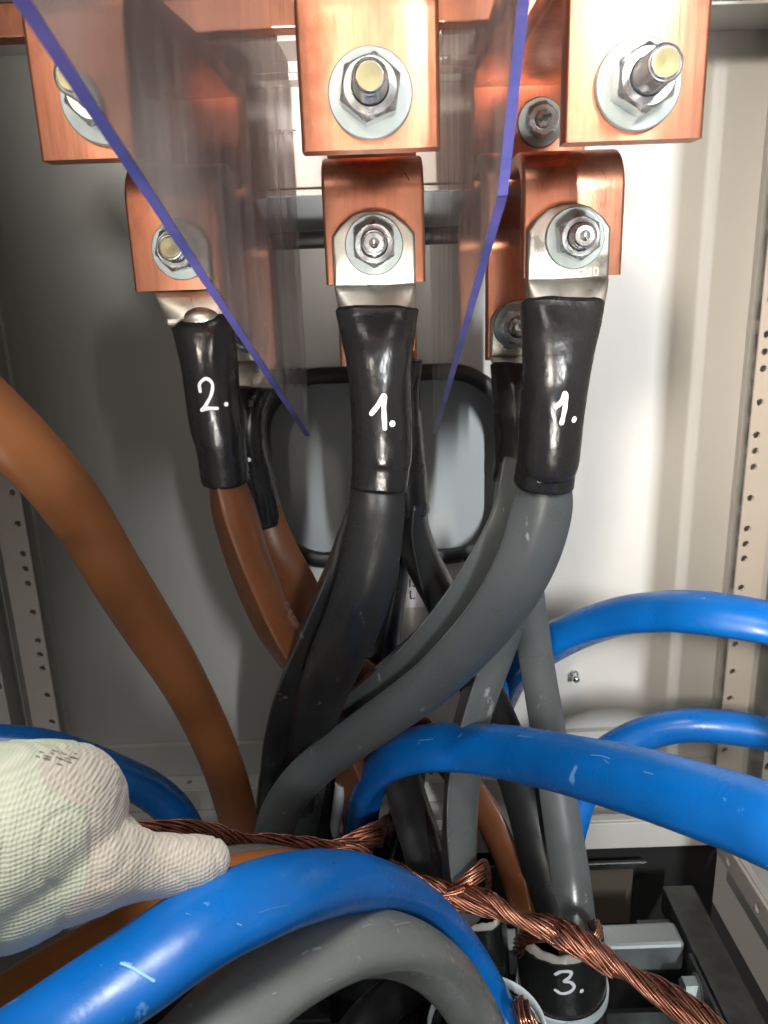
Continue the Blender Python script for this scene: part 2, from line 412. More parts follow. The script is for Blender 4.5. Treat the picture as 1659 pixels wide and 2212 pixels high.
# steel support brackets in the floor opening
t = thing('floor_bracket', (.15, .47, -.49), 'bright galvanised cross bar with angled side rail in the dark floor opening', 'bracket')
box('cross_bar', (-.26, .214, .462, .484, -.502, -.4765), M['galv'], t, .0028)
box('side_rail', (.217, .243, .12, .52, -.500, -.4755), M['bracket'], t, .002)
box('rail_flange', (.2135, .2165, .12, .455, -.515, -.4775), M['bracket'], t, .0008)
box('notch_plate', (.186, .212, .486, .4900, -.530, -.480), M['bracket'], t, .001)
t2 = thing('floor_bracket', (.10, .43, -.53), 'dim lower steel bar beneath the bright cross bar of the floor opening', 'bracket')
box('cross_bar', (-.24, .2125, .420, .446, -.545, -.520), M['bracket'], t2, .002)
box('front_edge', (-.24, .2125, .4170, .4195, -.548, -.518), M['galv'], t2, .0008)
box('grey_trunking', (.03, .24, .300, .328, -.545, -.522), M['galv'], None, .002)
props(bpy.data.objects['grey_trunking'], 'pale strip at the bottom edge of the picture, right of the cable tie', 'strip')
box('floor_panel', (.02, .205, .5525, .5555, -.545, -.484), paint('dull_brown_panel', (.075, .062, .045), .6), None, .001)
me = sweep_mesh([Vector((.115, .550, -.487)), Vector((.165, .550, -.512))], lambda i: [(u*1.0, v*.5) for u, v in circ(.0028, 8)]); props(link('drain_strip', me, M['beige']), 'thin pale slanted strip on the dull brown panel in the dark opening', 'strip')
box('dark_rim', (.02, .215, .5480, .5520, -.4835, -.4765), M['bracket'], None, .001); props(bpy.data.objects['dark_rim'], 'dark rim bar above the dull brown panel in the floor opening', 'bar')
props(bpy.data.objects['floor_panel'], 'dull brown panel deep in the dark opening behind the cross bar', 'panel')

# support plate carrying the bars
t = thing('busbar_support', (0, .5, .09), 'pale beige support plate behind the copper bars, stepped above and drilled with small holes', 'support plate')
a = box('plate', (-.128, .118, .500, .506, .0605, .1165), M['insul'], t, .0008)
h = [W(560, 295, .5), W(632, 293, .5)]
cutrel(a, [cyl_cutter((p.x, .5, p.z), (0, 1, 0), .0036, .009, 20) for p in h], t)
for px_ in (603, 962, 1180):
    q = W(px_, 300, .5); box('pen_line', (q.x-.0003, q.x+.0003, .4992, .4998, .0610, .1160), mat('pen_ink', (.22, .20, .30), .6), t, 0)
box('bottom_lip', (-.128, .118, .494, .4998, .0565, .0600), M['insul'], t, .0008)
box('lower_flange', (-.128, .1185, .4880, .5055, .1170, .1210), M['insul'], t, .0008)
box('web', (-.128, .1185, .4882, .4915, .1212, .1268), M['insul'], t, .0005)
box('upper_flange', (-.128, .1185, .4540, .4915, .1272, .1320), M['insul'], t, .0008)
t = box('busbar', (-.245, .140, .440, .4525, .129, .1450), M['copper'], None, .001)
props(t, 'dark horizontal copper busbar running across behind the hanging bars at the top', 'busbar')
struct(box('top_panel', (-.16, .13, .44, .500, .1485, .152), M['paint'], bev=.0008))

# ============================================================ copper bars
def strap(name, prof, xc, wdt, label, group=None, thick=.010, taper=None, rings=6):
    """flat bar bent along a profile of (y,z,inner bend radius) given for its outer (camera side) face"""
    path = []
    P = [Vector((0, a, b)) for a, b, r in prof]
    for i, (a, b, r) in enumerate(prof):
        if r == 0 or i in (0, len(prof)-1): path.append(P[i]); continue
        d1 = (P[i-1]-P[i]).normalized(); d2 = (P[i+1]-P[i]).normalized()
        ang = d1.angle(d2); tl = r/math.tan(ang/2); c = P[i]+(d1+d2).normalized()*(r/math.sin(ang/2))
        s0 = P[i]+d1*tl-c; s1 = P[i]+d2*tl-c
        for k in range(10):
            q = s0.normalized().slerp(s1.normalized(), k/9)*r
            path.append(c+q)
    hw = wdt/2; c = .0016
    # cross-section (u across, v through the thickness) with rounded edges
    sec = []
    for sx, sy, a0 in ((1, 1, 0), (-1, 1, 90), (-1, -1, 180), (1, -1, 270)):
        for k in range(4):
            t = math.radians(a0+30*k); sec.append((sx*(hw-c)+c*math.cos(t), sy*(thick/2-c)+c*math.sin(t)))
    pts = [Vector((xc, p.y, p.z)) for p in path]
    n = len(pts); V = []; F = []; ms = len(sec); B = []
    for i in range(n):
        a = pts[max(0, i-1)]; b = pts[min(n-1, i+1)]
        if 0 < i < n-1:
            T = ((pts[i]-pts[i-1]).normalized()+(pts[i+1]-pts[i]).normalized()).normalized()
            T0 = (pts[i+1]-pts[i]).normalized(); k = 1/max(.5, T.dot(T0))
        else: T = (b-a).normalized(); k = 1
        Nn = Vector((0, T.z, -T.y))          # points away from the outer face
        for u, v in sec: V.append(pts[i]+Vector((u, 0, 0))+Nn*((thick/2)*k+v*k))
    for i in range(n-1):
        for j in range(ms): F.append((i*ms+j, i*ms+(j+1) % ms, (i+1)*ms+(j+1) % ms, (i+1)*ms+j))
    F.append(tuple(reversed(range(ms)))); F.append(tuple(range((n-1)*ms, n*ms)))
    me = bpy.data.meshes.new('bar'); me.from_pydata([tuple(v) for v in V], [], F)
    bm = bmesh.new(); bm.from_mesh(me); bmesh.ops.recalc_face_normals(bm, faces=bm.faces); bm.to_mesh(me); bm.free()
    o = link(name, me, M['copper']); autosmooth(o, 40)
    return props(o, label, 'copper bar', group)
def y_of(px, py, y): return W(px, py, y).z
UBOT = W(796, 323, .3025).z; LBOT = W(805, 612, .3955).z; RBOT = W(818, 787, .497).z
print('bots', UBOT, LBOT, RBOT)
for x, lab in ((0, 'large bent copper bar hanging top centre, its nut facing straight out'),
               (.0945, 'large bent copper bar at the top right corner, brightly lit along its right edge'),
               (-.0940, 'large bent copper bar at the top left, half behind the clear sheet')):
    strap('copper_bar', ((.3020, UBOT, 0), (.3020, .1135, .021), (.46, .1135, 0)), x, .0500, lab, 'upper bent copper bars')
for x, dz, lab in ((0, 0, 'smaller bent copper bracket in the centre with a short black scratch near its top'),
               (.0965, 0, 'smaller bent copper bracket on the right carrying the right-hand tinned lug'),
               (-.0945, 0, 'smaller bent copper bracket on the left carrying a lug on its back')):
    strap('copper_bracket', ((.3955, LBOT, 0), (.3955, .0640, .021), (.452, .0640, 0)), x, .0490, lab, 'lower bent copper brackets', thick=.008)
for x, lab in ((0, 'long copper bar behind the centre lug, reaching down behind the black sleeve'),
               (.0930, 'long copper bar behind the right bracket, its left side showing below it'),
               (-.0930, 'long copper bar behind the left bracket, seen through the clear sheet')):
    strap('copper_strip', ((.4970, RBOT, 0), (.4970, .030, .015), (.4600, .052, .015), (.4600, .1140, 0)), x, .0490, lab, 'rear copper strips', thick=.008)

# ============================================================ nuts, washers, studs
def bolt(px, py, y, stick, label, group, wr=.0148, hexr=.0112, nuth=.0100, studr=.0060, rot=0, brass=True, slot=False, x=None, z=None):
    p = W(px, py, y); c = Vector((p.x if x is None else x, y, p.z if z is None else z))
    t = thing('bolt', c, label, 'bolt', group)
    def lathe(name, prof, mat_, n=40, part=None):
        V = []; F = []
        for r, h in prof:
            for i in range(n):
                a = 2*PI*i/n; V.append((c.x+r*math.cos(a), c.y-h, c.z+r*math.sin(a)))
        for k in range(len(prof)-1):
            for i in range(n): F.append((k*n+i, k*n+(i+1) % n, (k+1)*n+(i+1) % n, (k+1)*n+i))
        F.append(tuple(range(n))); F.append(tuple(range((len(prof)-1)*n, len(prof)*n)))
        me = bpy.data.meshes.new(name); me.from_pydata(V, [], F)
        bm = bmesh.new(); bm.from_mesh(me); bmesh.ops.recalc_face_normals(bm, faces=bm.faces); bm.to_mesh(me); bm.free()
        return autosmooth(link(name, me, mat_, t), 30)
    lathe('washer', ((wr-.0006, 0), (wr, .0005), (wr, .0022), (wr-.0005, .0028), (studr, .0030)), M['zinc'])
    # hexagon nut with turned chamfer: 72 samples, radius = hexagon clipped by a cone
    V = []; F = []; n = 72; h0 = .0031
    def hexrad(a, cap): 
        q = (a-rot) % (PI/3)-PI/6; return min(hexr*math.cos(PI/6)/math.cos(q), cap)
    prof = [(1e3, 0)]+[(hexr*1.0-d*1.6, nuth-.0022+d) for d in (0, .0007, .0013, .0018)]+[(hexr*.80, nuth), (studr*1.08, nuth)]
    prof.insert(1, (1e3, nuth-.0026))
    for cap, h in prof:
        for i in range(n):
            a = 2*PI*i/n; r = hexrad(a, cap); V.append((c.x+r*math.cos(a), c.y-h0-h, c.z+r*math.sin(a)))
    for k in range(len(prof)-1):
        for i in range(n): F.append((k*n+i, k*n+(i+1) % n, (k+1)*n+(i+1) % n, (k+1)*n+i))
    me = bpy.data.meshes.new('nut'); me.from_pydata(V, [], F)
    bm = bmesh.new(); bm.from_mesh(me); bmesh.ops.recalc_face_normals(bm, faces=bm.faces); bm.to_mesh(me); bm.free()
    autosmooth(link('nut', me, M['nut'], t), 22)
    top = .0031+nuth
    pr = [(studr*.96, top-.002)]; h = top-.001
    while h < stick-.0015:
        pr += [(studr*.90, h), (studr, h+.00045), (studr, h+.0007), (studr*.90, h+.0013)]; h += .0015
    pr += [(studr*.90, stick-.0012), (studr*.74, stick), (studr*.40, stick+.0001), (studr*.30, stick-.0003), (studr*.02, stick-.0012)]
    lathe('stud', pr, M['nut'], 32)
    if brass:
        lathe('stud_end', ((studr*.70, stick-.0003), (studr*.71, stick+.0003), (studr*.4, stick+.0003), (studr*.1, stick-.0002)), M['brass'], 32)
    if slot:
        a = math.radians(25)
        bm = bmesh.new(); boxbm(bm, -.0036, .0036, -.0002, .0003, -.0009, .0009, bev=.0002)
        me = bm_me(bm); me.transform(Matrix.Translation((c.x, c.y-stick-.0001, c.z)) @ Matrix.Rotation(-a, 4, 'Y'))
        link('slot', me, M['print'], t, smooth=False)
    return t
G1 = 'nuts on the upper copper bars'
bolt(800, 205, .302, .0250, 'zinc nut and wide washer on the large top centre copper bar', G1, rot=.35, wr=.0150)
bolt(1375, 185, .302, .0290, 'zinc nut with long protruding stud on the top right copper bar', G1, rot=.5, wr=.0152)
bolt(228, 215, .302, .0320, 'long stud nut on the top left copper bar, crossed by the blue sheet edge', G1, rot=.25, wr=.0152)
G2 = 'nuts on the lower copper brackets'
bolt(808, 530, .3905, .0200, 'zinc nut clamping the centre tinned lug', G2, rot=.52, wr=.0140, hexr=.0108, brass=False)
bolt(1240, 515, .3905, .0205, 'zinc nut clamping the right tinned lug', G2, rot=.62, wr=.0142, hexr=.0108, brass=False)
bolt(393, 540, .3955, .0230, 'zinc nut on the left copper bracket beside the blue sheet edge', G2, rot=.2, wr=.0142, hexr=.0108)
G3 = 'small bolts on the rear copper strips'
bolt(1166, 266, .4600, .0140, 'small slotted bolt between the blue sheet edge and the top right bar', G3, wr=.0125, hexr=.0090, nuth=.0070, studr=.0042, rot=.3, brass=False, slot=True)
bolt(376, 290, .4600, .0130, 'small bolt behind the clear sheet, nearer the top left stud', G3, wr=.0115, hexr=.0085, nuth=.0070, studr=.0042, rot=.1, brass=False)
bolt(462, 285, .4600, .0130, 'reflection of the small bolt in the clear sheet, built as a second bolt nearer the support plate holes', G3, wr=.0112, hexr=.0085, nuth=.0070, studr=.0042, rot=.4, brass=False)  # solid bolt stands in for its neighbour's reflection in the sheet
bolt(1112, 705, .4885, .0150, 'nut on the rear right lug, half hidden by the black sleeve', 'nuts on the rear lugs', brass=False, wr=.0135)
bolt(540, 715, .4885, .0150, 'nut on the rear left lug, seen through the clear sheet', 'nuts on the rear lugs', brass=False, wr=.0135)
p = WZ(1535, 2135, -.49)
t = thing('frame_bolt', p, 'dull hexagon bolt on the angled rail of the floor opening', 'bolt')
for nm, r, x0, x1 in (('head', .0085, -.020, -.010), ('washer', .0105, -.0098, -.0075), ('shank', .0078, -.0073, .0)):
    bm = bmesh.new()
    bmesh.ops.create_cone(bm, cap_ends=True, segments=6 if nm == 'head' else 24, radius1=r, radius2=r, depth=x1-x0,
        matrix=Matrix.Translation(p+Vector(((x0+x1)/2, 0, 0))) @ Matrix.Rotation(PI/2, 4, 'Y'))
    link(nm, bm_me(bm), M['zinc'], t, smooth=False)
# small stud on the wall
p = W(1238, 1455, WY); t = thing('wall_stud', p, 'small shiny threaded stud standing out of the white back wall', 'stud')
bm = bmesh.new(); bmesh.ops.create_cone(bm, cap_ends=True, segments=20, radius1=.0048, radius2=.0046, depth=.003, matrix=Matrix.Translation(p+Vector((0, -.0015, 0))) @ Matrix.Rotation(PI/2, 4, 'X'))
link('collar', bm_me(bm), M['nut'], t, smooth=False)
bm = bmesh.new(); bmesh.ops.create_cone(bm, cap_ends=True, segments=20, radius1=.0030, radius2=.0026, depth=.010, matrix=Matrix.Translation(p+Vector((0, -.008, 0))) @ Matrix.Rotation(PI/2, 4, 'X'))
link('pin', bm_me(bm), M['nut'], t)
# scratch on centre bracket
# ============================================================ cables
def sleeve_mesh(st, n=70, m=40, seed=0, mouth=.0016):
    """st: (px,py,y, width px, thickness m, squareness)"""
    rows = []
    for px, py, y, wpx, th, sq in st:
        p = W(px, py, y); d = p.dot(FW); rows.append((p.x, p.y, p.z, wpx*d/FPX/2, th/2, sq))
    R = catmull(rows, n); pts = [Vector(r[:3]) for r in R]
    def sec(i):
        a, b, q = R[i][3:6]; out = []
        for k in range(m):
            f = 2*PI*k/m; cs, sn = math.cos(f), math.sin(f)
            ex = 2/q
            u = a*math.copysign(abs(cs)**ex, cs); v = b*math.copysign(abs(sn)**ex, sn)
            wob = 1+.024*noise.noise(Vector((cs*1.3+seed*7, sn*1.3, i*.09)))+.008*noise.noise(Vector((cs*3+seed, sn*3, i*.2)))
            out.append((u*wob, v*wob))
        return out
    me = sweep_mesh(pts, sec, caps=True)
    # ragged mouth: pull first ring along the axis
    T = (pts[1]-pts[0]).normalized()
    for k in range(m):
        f = 2*PI*k/m; s = (.9*math.cos(f+seed)+.9*noise.noise(Vector((math.cos(f)*2, math.sin(f)*2, seed))))*mouth
        for r, wgt in ((0, 1), (1, .6), (2, .3)):
            me.vertices[r*m+k].co += T*s*wgt
    return me
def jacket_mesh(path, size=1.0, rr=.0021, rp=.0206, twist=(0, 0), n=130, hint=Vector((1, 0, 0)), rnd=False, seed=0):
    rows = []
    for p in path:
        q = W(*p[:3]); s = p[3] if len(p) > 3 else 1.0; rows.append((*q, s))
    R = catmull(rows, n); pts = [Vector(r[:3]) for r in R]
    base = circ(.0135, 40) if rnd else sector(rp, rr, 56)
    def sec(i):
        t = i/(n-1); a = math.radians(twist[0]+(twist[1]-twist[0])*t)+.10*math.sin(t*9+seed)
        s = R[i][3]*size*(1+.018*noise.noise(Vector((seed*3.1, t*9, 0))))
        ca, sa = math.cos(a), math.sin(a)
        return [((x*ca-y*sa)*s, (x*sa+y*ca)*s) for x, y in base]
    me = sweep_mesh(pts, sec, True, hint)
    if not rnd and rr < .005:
        at = me.attributes.new('ridge_highlight', 'FLOAT', 'POINT'); m_ = len(base); vals = []
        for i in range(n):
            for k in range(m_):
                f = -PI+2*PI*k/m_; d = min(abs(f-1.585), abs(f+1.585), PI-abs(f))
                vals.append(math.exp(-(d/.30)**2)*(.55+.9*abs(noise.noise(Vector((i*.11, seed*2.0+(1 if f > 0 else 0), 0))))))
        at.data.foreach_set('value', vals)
    return me
def strokes(target, lines, wpx, mat_, parent, name='handwritten_mark', lift=.00035):
    """draw flat paint strokes on the surface of target; lines in picture pixels, projected on once"""
    dg = bpy.context.evaluated_depsgraph_get(); bpy.context.view_layer.update()
    bm = bmesh.new(); bm.from_object(target, dg); bm.transform(target.matrix_world)
    bv = BVHTree.FromBMesh(bm); bm.free()
    V = []; F = []
    for ln in lines:
        if len(ln) == 1: ln = [ln[0], (ln[0][0]+.5, ln[0][1]+.5)]; dot = True
        else: dot = False
        pp = catmull([(a, b, 0) for a, b in ln], 3 if dot else 10*len(ln))
        hit = []
        for a, b, _ in pp:
            h, nn, _, d = bv.ray_cast(Vector((0, 0, 0)), ray(a, b).normalized())
            if h is not None: hit.append((h, nn if nn.dot(h) < 0 else -nn))
        if len(hit) < 2: continue
        def ring(c, nn, r):
            u = RT-nn*RT.dot(nn); u.normalize(); v = nn.cross(u); s = len(V)
            V.append(c+nn*lift); k = 14
            for i in range(k): V.append(c+nn*lift+(u*math.cos(2*PI*i/k)+v*math.sin(2*PI*i/k))*r)
            for i in range(k): F.append((s, s+1+i, s+1+(i+1) % k))
        for i, (h, nn) in enumerate(hit):
            r = wpx*h.dot(FW)/FPX/2*(1.15 if dot else 1+.07*math.sin(i*.35)); ring(h+nn*(.00002*(i % 5)), nn, r)
            if dot: break
    me = bpy.data.meshes.new(name); me.from_pydata([tuple(v) for v in V], [], F)
    if parent is None: return link(name, me, mat_, None, False)
    return link(name, me, mat_, parent, False)
def text_mesh(s, size, depth=.0003, spacing=1.0):
    c = bpy.data.curves.new('t', 'FONT'); c.body = s; c.size = size; c.extrude = depth; c.align_x = 'CENTER'; c.align_y = 'CENTER'; c.space_character = spacing
    c.bevel_depth = 0
    o = bpy.data.objects.new('t', c); COL.objects.link(o); bpy.context.view_layer.update()
    me = bpy.data.meshes.new_from_object(o.evaluated_get(bpy.context.evaluated_depsgraph_get()))
    bpy.data.objects.remove(o); return me
def lug(parent, cx, y, z, wd, down, neck_fw, front=True, zb=None, bolt_z=None, txt=True):
    """palm outline on plane y, 5 mm thick; neck runs down and forward into the sleeve"""
    hw = wd/2; th = .0055
    # palm: outline polygon
    O = [(-hw, -.019), (-hw, .0045), (-hw*.80, .0095), (-hw*.50, .0140), (-hw*.2, .0160), (hw*.2, .0160), (hw*.50, .0140), (hw*.80, .0095), (hw, .0045), (hw, -.019)]
    bm = bmesh.new()
    a = [bm.verts.new((cx+u, y-th, z+v)) for u, v in O]; b = [bm.verts.new((cx+u, y, z+v)) for u, v in O]; k = len(O)
    bm.faces.new(a); bm.faces.new(list(reversed(b)))
    for i in range(k): bm.faces.new((a[i], a[(i+1) % k], b[(i+1) % k], b[i]))
    bmesh.ops.recalc_face_normals(bm, faces=bm.faces)
    es = [e_ for e_ in bm.edges if abs(e_.verts[0].co.y-e_.verts[1].co.y) < 1e-6 and e_.verts[0].co.y < y-th/2]
    bmesh.ops.bevel(bm, geom=es, offset=.0016, segments=3, profile=.5, affect='EDGES')
    palm = link('lug_palm', bm_me(bm), M['tin'], parent); autosmooth(palm, 32)
    # neck: straight ramp out of the palm, closing to the round barrel, sliced horizontally
    n = 16; m_ = 56; V = []; F = []
    for i in range(n):
        t = i/(n-1); hw2 = hw*(1-t)+.0178*t; yb_ = y-.0002+.004*t*t; yf = y-th-neck_fw*(t**.85)
        cy_ = (yb_+yf)/2; ht = (yb_-yf)/2; q = 9*(1-t)**2+2.2*(1-(1-t)**2)
        for k in range(m_):
            f = 2*PI*k/m_; c_, s_ = math.cos(f), math.sin(f)
            V.append((cx+down[0]*t+hw2*math.copysign(abs(c_)**(2/q), c_), cy_+ht*math.copysign(abs(s_)**(2/q), s_), z-.0186-down[1]*t))
    for i in range(n-1):
        for k in range(m_): F.append((i*m_+k, i*m_+(k+1) % m_, (i+1)*m_+(k+1) % m_, (i+1)*m_+k))
    F += [tuple(range(m_)), tuple(range((n-1)*m_, n*m_))]
    me = bpy.data.meshes.new('neck'); me.from_pydata(V, [], F)
    b2 = bmesh.new(); b2.from_mesh(me); bmesh.ops.recalc_face_normals(b2, faces=b2.faces); b2.to_mesh(me); b2.free()
    autosmooth(link('lug_neck', me, M['tin'], parent), 45)
    if txt:
        me = text_mesh('12NK-240', .0062, .00035, 1.05)
        me.transform(Matrix.Translation((cx+.001, y-th-.0001, z-.0158)) @ Matrix.Rotation(PI/2, 4, 'X'))
        link('stamped_text', me, M['stamp'], palm, False)
    return palm

def cable(name, label, mat_, path, cat='cable', group=None, part='insulation', **k):
    t = thing(name, W(*path[-1][:3]), label, cat, group)
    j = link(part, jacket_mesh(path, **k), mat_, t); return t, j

# --- front centre: lug, sleeve "1.", charcoal core
p = [(816,1000,.377,.74),(814,1050,.376,.78),(813,1110,.373,.84),(797,1225,.370,.88),(766,1330,.373,.90),(722,1430,.389,.90),(685,1530,.425,.88),(655,1640,.468,.86),(636,1750,.495,.86),(626,1850,.510,.86)]
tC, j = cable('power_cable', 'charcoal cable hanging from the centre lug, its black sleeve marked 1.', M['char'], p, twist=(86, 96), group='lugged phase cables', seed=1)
lug(tC, -.0005+.0, .3955, W(808, 530, .3905).z, .0400, (.0015, .021), .0115)
s = link('heat_shrink_sleeve', sleeve_mesh([(815,674,.3860,178,.0200,3.6),(816,700,.3845,170,.0225,3.2),(818,760,.379,148,.027,2.5),(821,830,.376,132,.030,2.1),(824,920,.374,131,.030,2.0),(824,985,.375,131,.030,2.0),(822,1008,.375,126,.028,2.2),(819,1050,.375,121,.027,2.3)], seed=1), M['shrink'], tC)
strokes(s, [[(803,893),(815,878),(829,855),(829,880),(831,925)]], 11, M['ink'], s, 'handwritten_numeral')
strokes(s, [[(847,915)]], 12.5, M['ink'], s, 'handwritten_dot')
# --- front right
p = [(1178,1000,.384,.76),(1174,1045,.385,.84),(1167,1105,.387,.96),(1143,1190,.389,1.0),(1103,1272,.392,1.0),(1053,1344,.398,1.0),(1000,1404,.405,.98),(937,1466,.415,.95),(858,1527,.423,.90),(780,1582,.430,.86),(708,1634,.437,.82),(645,1692,.442,.80),(603,1760,.448,.8),(582,1850,.455,.8)]
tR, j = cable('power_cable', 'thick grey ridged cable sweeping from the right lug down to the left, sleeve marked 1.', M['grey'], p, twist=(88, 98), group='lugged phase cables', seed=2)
lug(tR, .0935, .3955, W(1240, 515, .3905).z, .0400, (-.0015, .021), .0115)
s = link('heat_shrink_sleeve', sleeve_mesh([(1214,656,.3860,178,.0200,3.6),(1212,686,.3845,172,.0225,3.2),(1205,760,.379,152,.027,2.5),(1198,840,.375,140,.030,2.1),(1190,920,.376,137,.030,2.0),(1184,990,.378,134,.030,2.0),(1179,1010,.380,128,.029,2.1),(1174,1042,.382,130,.028,2.2)], seed=2), M['shrink'], tR)
strokes(s, [[(1201,878),(1212,868),(1220,850),(1222,862),(1219,885),(1213,913)]], 10.5, M['ink'], s, 'handwritten_numeral')
strokes(s, [[(1239,906)]], 12.5, M['ink'], s, 'handwritten_dot')
# --- front left
p = [(484,1000,.408,.78),(492,1045,.408,.80),(509,1106,.408,1.0),(545,1220,.408,1.0),(605,1358,.415,1.0),(677,1463,.44,1.0),(730,1560,.47,1.0),(762,1660,.50,1.0),(775,1760,.515,1.0),(778,1850,.52,1.0)]
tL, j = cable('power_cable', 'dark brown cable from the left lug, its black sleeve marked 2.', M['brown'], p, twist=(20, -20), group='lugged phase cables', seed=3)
zb = W(393, 540, .3955).z
lug(tL, -.0935, .4105, zb, .0385, (.003, .014), .006, txt=False)
bm = bmesh.new(); bmesh.ops.create_uvsphere(bm, u_segments=24, v_segments=12, radius=1)
cc = W(436, 690, .403)
for v in bm.verts: v.co = cc+Vector((v.co.x*.0105, v.co.y*.006, v.co.z*.0065))
link('lug_barrel', bm_me(bm), M['tin'], tL)
box('lug_back', (-.108, -.078, .4045, .4090, zb-.036, zb-.020), M['tin'], tL, .0015)
s = link('heat_shrink_sleeve', sleeve_mesh([(438,694,.408,138,.015,2.8),(443,720,.406,132,.022,2.6),(453,790,.404,122,.027,2.2),(462,870,.403,118,.029,2.0),(472,930,.404,117,.029,2.0),(478,965,.405,108,.028,2.0),(487,1036,.408,104,.027,2.0)], seed=3), M['shrink'], tL)
strokes(s, [[(433,845),(432,829),(445,818),(458,828),(457,850),(445,875),(436,886),(450,882),(469,882)]], 7.5, M['ink'], s, 'handwritten_numeral')
strokes(s, [[(488,873)]], 9, M['ink'], s, 'handwritten_dot')
# --- rear left
p = [(560,1080,.478,.75),(570,1125,.477,.82),(590,1190,.475,.95),(632,1262,.475,.95),(672,1335,.48,.95),(740,1420,.49,.95),(830,1490,.505,.95),(915,1580,.515,.95),(1000,1680,.51,.95),(1060,1770,.50,.95),(1105,1870,.48,.95),(1140,1990,.445,.95)]
t, j = cable('power_cable', 'reddish brown cable from behind the sleeve marked 2., passing down behind the black cables', M['brown'], p, twist=(90, 140), group='lugged phase cables', seed=4)
lug(t, -.0870, .4970, W(540, 715, .4885).z, .0400, (.002, .014), .008, txt=False)
s = link('heat_shrink_sleeve', sleeve_mesh([(545,838,.486,88,.014,2.8),(542,880,.484,74,.024,2.3),(541,940,.480,70,.027,2.0),(548,1020,.479,84,.027,2.0),(560,1080,.478,86,.026,2.0),(570,1132,.478,80,.026,2.0)], seed=4), M['shrink'], t)
strokes(s, [[(538,993)]], 8, M['ink'], s, 'handwritten_dot')
# --- rear centre
p = [(890,1080,.482,1.0),(893,1140,.482,1.0),(915,1210,.482,1.0),(948,1290,.482,1.0),(990,1385,.487,1.0),(1040,1490,.492,.95),(1085,1590,.492,.92),(1128,1700,.485,.95),(1160,1810,.472,.98),(1185,1920,.452,1.0),(1200,2030,.43,1.0)]
t, j = cable('power_cable', 'charcoal cable with a short black sleeve behind the centre cable, running down to the right', M['char'], p, twist=(10, 120), group='lugged phase cables', seed=5)
s = link('heat_shrink_sleeve', sleeve_mesh([(858,780,.486,110,.016,2.6),(862,850,.483,92,.026,2.1),(868,930,.480,90,.029,2.0),(876,1030,.480,92,.029,2.0),(886,1108,.481,84,.028,2.0)], seed=5), M['shrink'], t)
link('lug_neck', sweep_mesh([W(822, 700, .491), W(838, 790, .487)], lambda i: [(u*1.0, v*.5) for u, v in circ(.0150, 24)]), M['tin'], t)
# --- rear right
p = [(1112,1010,.445,.85),(1104,1104,.428,1.0),(1066,1202,.424,1.1),(1010,1296,.426,1.14),(932,1390,.436,1.14),(842,1470,.450,1.1),(760,1538,.466,1.05),(685,1600,.482,1.0),(655,1690,.49,1.0),(640,1790,.50,1.0)]
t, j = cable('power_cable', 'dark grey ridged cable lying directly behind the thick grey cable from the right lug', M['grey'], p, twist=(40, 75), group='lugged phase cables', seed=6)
lug(t, .0905, .4970, W(1112, 705, .4885).z, .0400, (.002, .014), .008, txt=False)
s = link('heat_shrink_sleeve', sleeve_mesh([(1105,790,.485,92,.016,2.6),(1108,840,.480,90,.026,2.2),(1112,920,.470,92,.028,2.0),(1116,980,.458,95,.028,2.0),(1113,1036,.448,96,.028,2.0)], seed=6), M['shrink'], t)
# --- second black sleeve edge hanging in front of the right rear one
cable('core_cable', 'charcoal core pressed against the left side of the centre cable marked 1.', M['char'], [(806,1000,.396,.7),(796,1070,.396,.8),(772,1150,.394,.88),(742,1240,.392,.92),(698,1340,.397,.94),(654,1440,.413,.94),(620,1540,.445,.92),(598,1640,.480,.92),(582,1740,.505,.92),(574,1850,.52,.92)], twist=(50, 30), group='black cores', seed=22)
# --- cores without a visible lug
cable('core_cable', 'grey core on the right, straight below the right sleeve, its right face brightly lit', M['lit'], [(1120,1120,.50,.68),(1134,1240,.50,.70),(1146,1340,.50,.72),(1162,1450,.495,.73),(1180,1560,.488,.75),(1199,1680,.475,.77),(1217,1800,.46,.80),(1232,1900,.448,.82),(1243,2000,.432,.84),(1248,2060,.424,.84)], twist=(100, 80), group='grey cores', seed=7)
cable('core_cable', 'grey core crossing behind the middle of the big blue arch, dark on its left side', M['lit'], [(1118,1235,.47,.9),(1098,1325,.47,.95),(1066,1425,.468,1),(1034,1515,.465,1),(1010,1605,.462,1),(997,1700,.46,1),(993,1800,.455,1),(996,1900,.447,.98),(1010,1980,.44,.96)], twist=(60, 30), group='grey cores', seed=8)
cable('core_cable', 'black core just left of the paper label, behind the centre cable', M['black'], [(868,1110,.515,1),(852,1250,.512,.95),(835,1380,.51,.98),(836,1500,.508,1),(852,1620,.504,1.05),(878,1730,.497,1.1),(910,1830,.488,1.1),(940,1940,.475,1.05)], twist=(0, 60), group='black cores', seed=9)
cable('core_cable', 'black core disappearing beneath the grey cable, left of the small white tube', M['black'], [(800,1440,.53,1),(750,1560,.53,1),(715,1680,.525,1),(700,1760,.518,1),(698,1850,.505,1)], twist=(0, 40), group='black cores', seed=10)
cable('core_cable', 'black core beside the vertical foot of the blue arch', M['black'], [(905,1560,.535,1),(893,1650,.53,1),(880,1740,.525,1),(862,1840,.515,1),(850,1930,.50,1)], twist=(10, 40), group='black cores', seed=11)
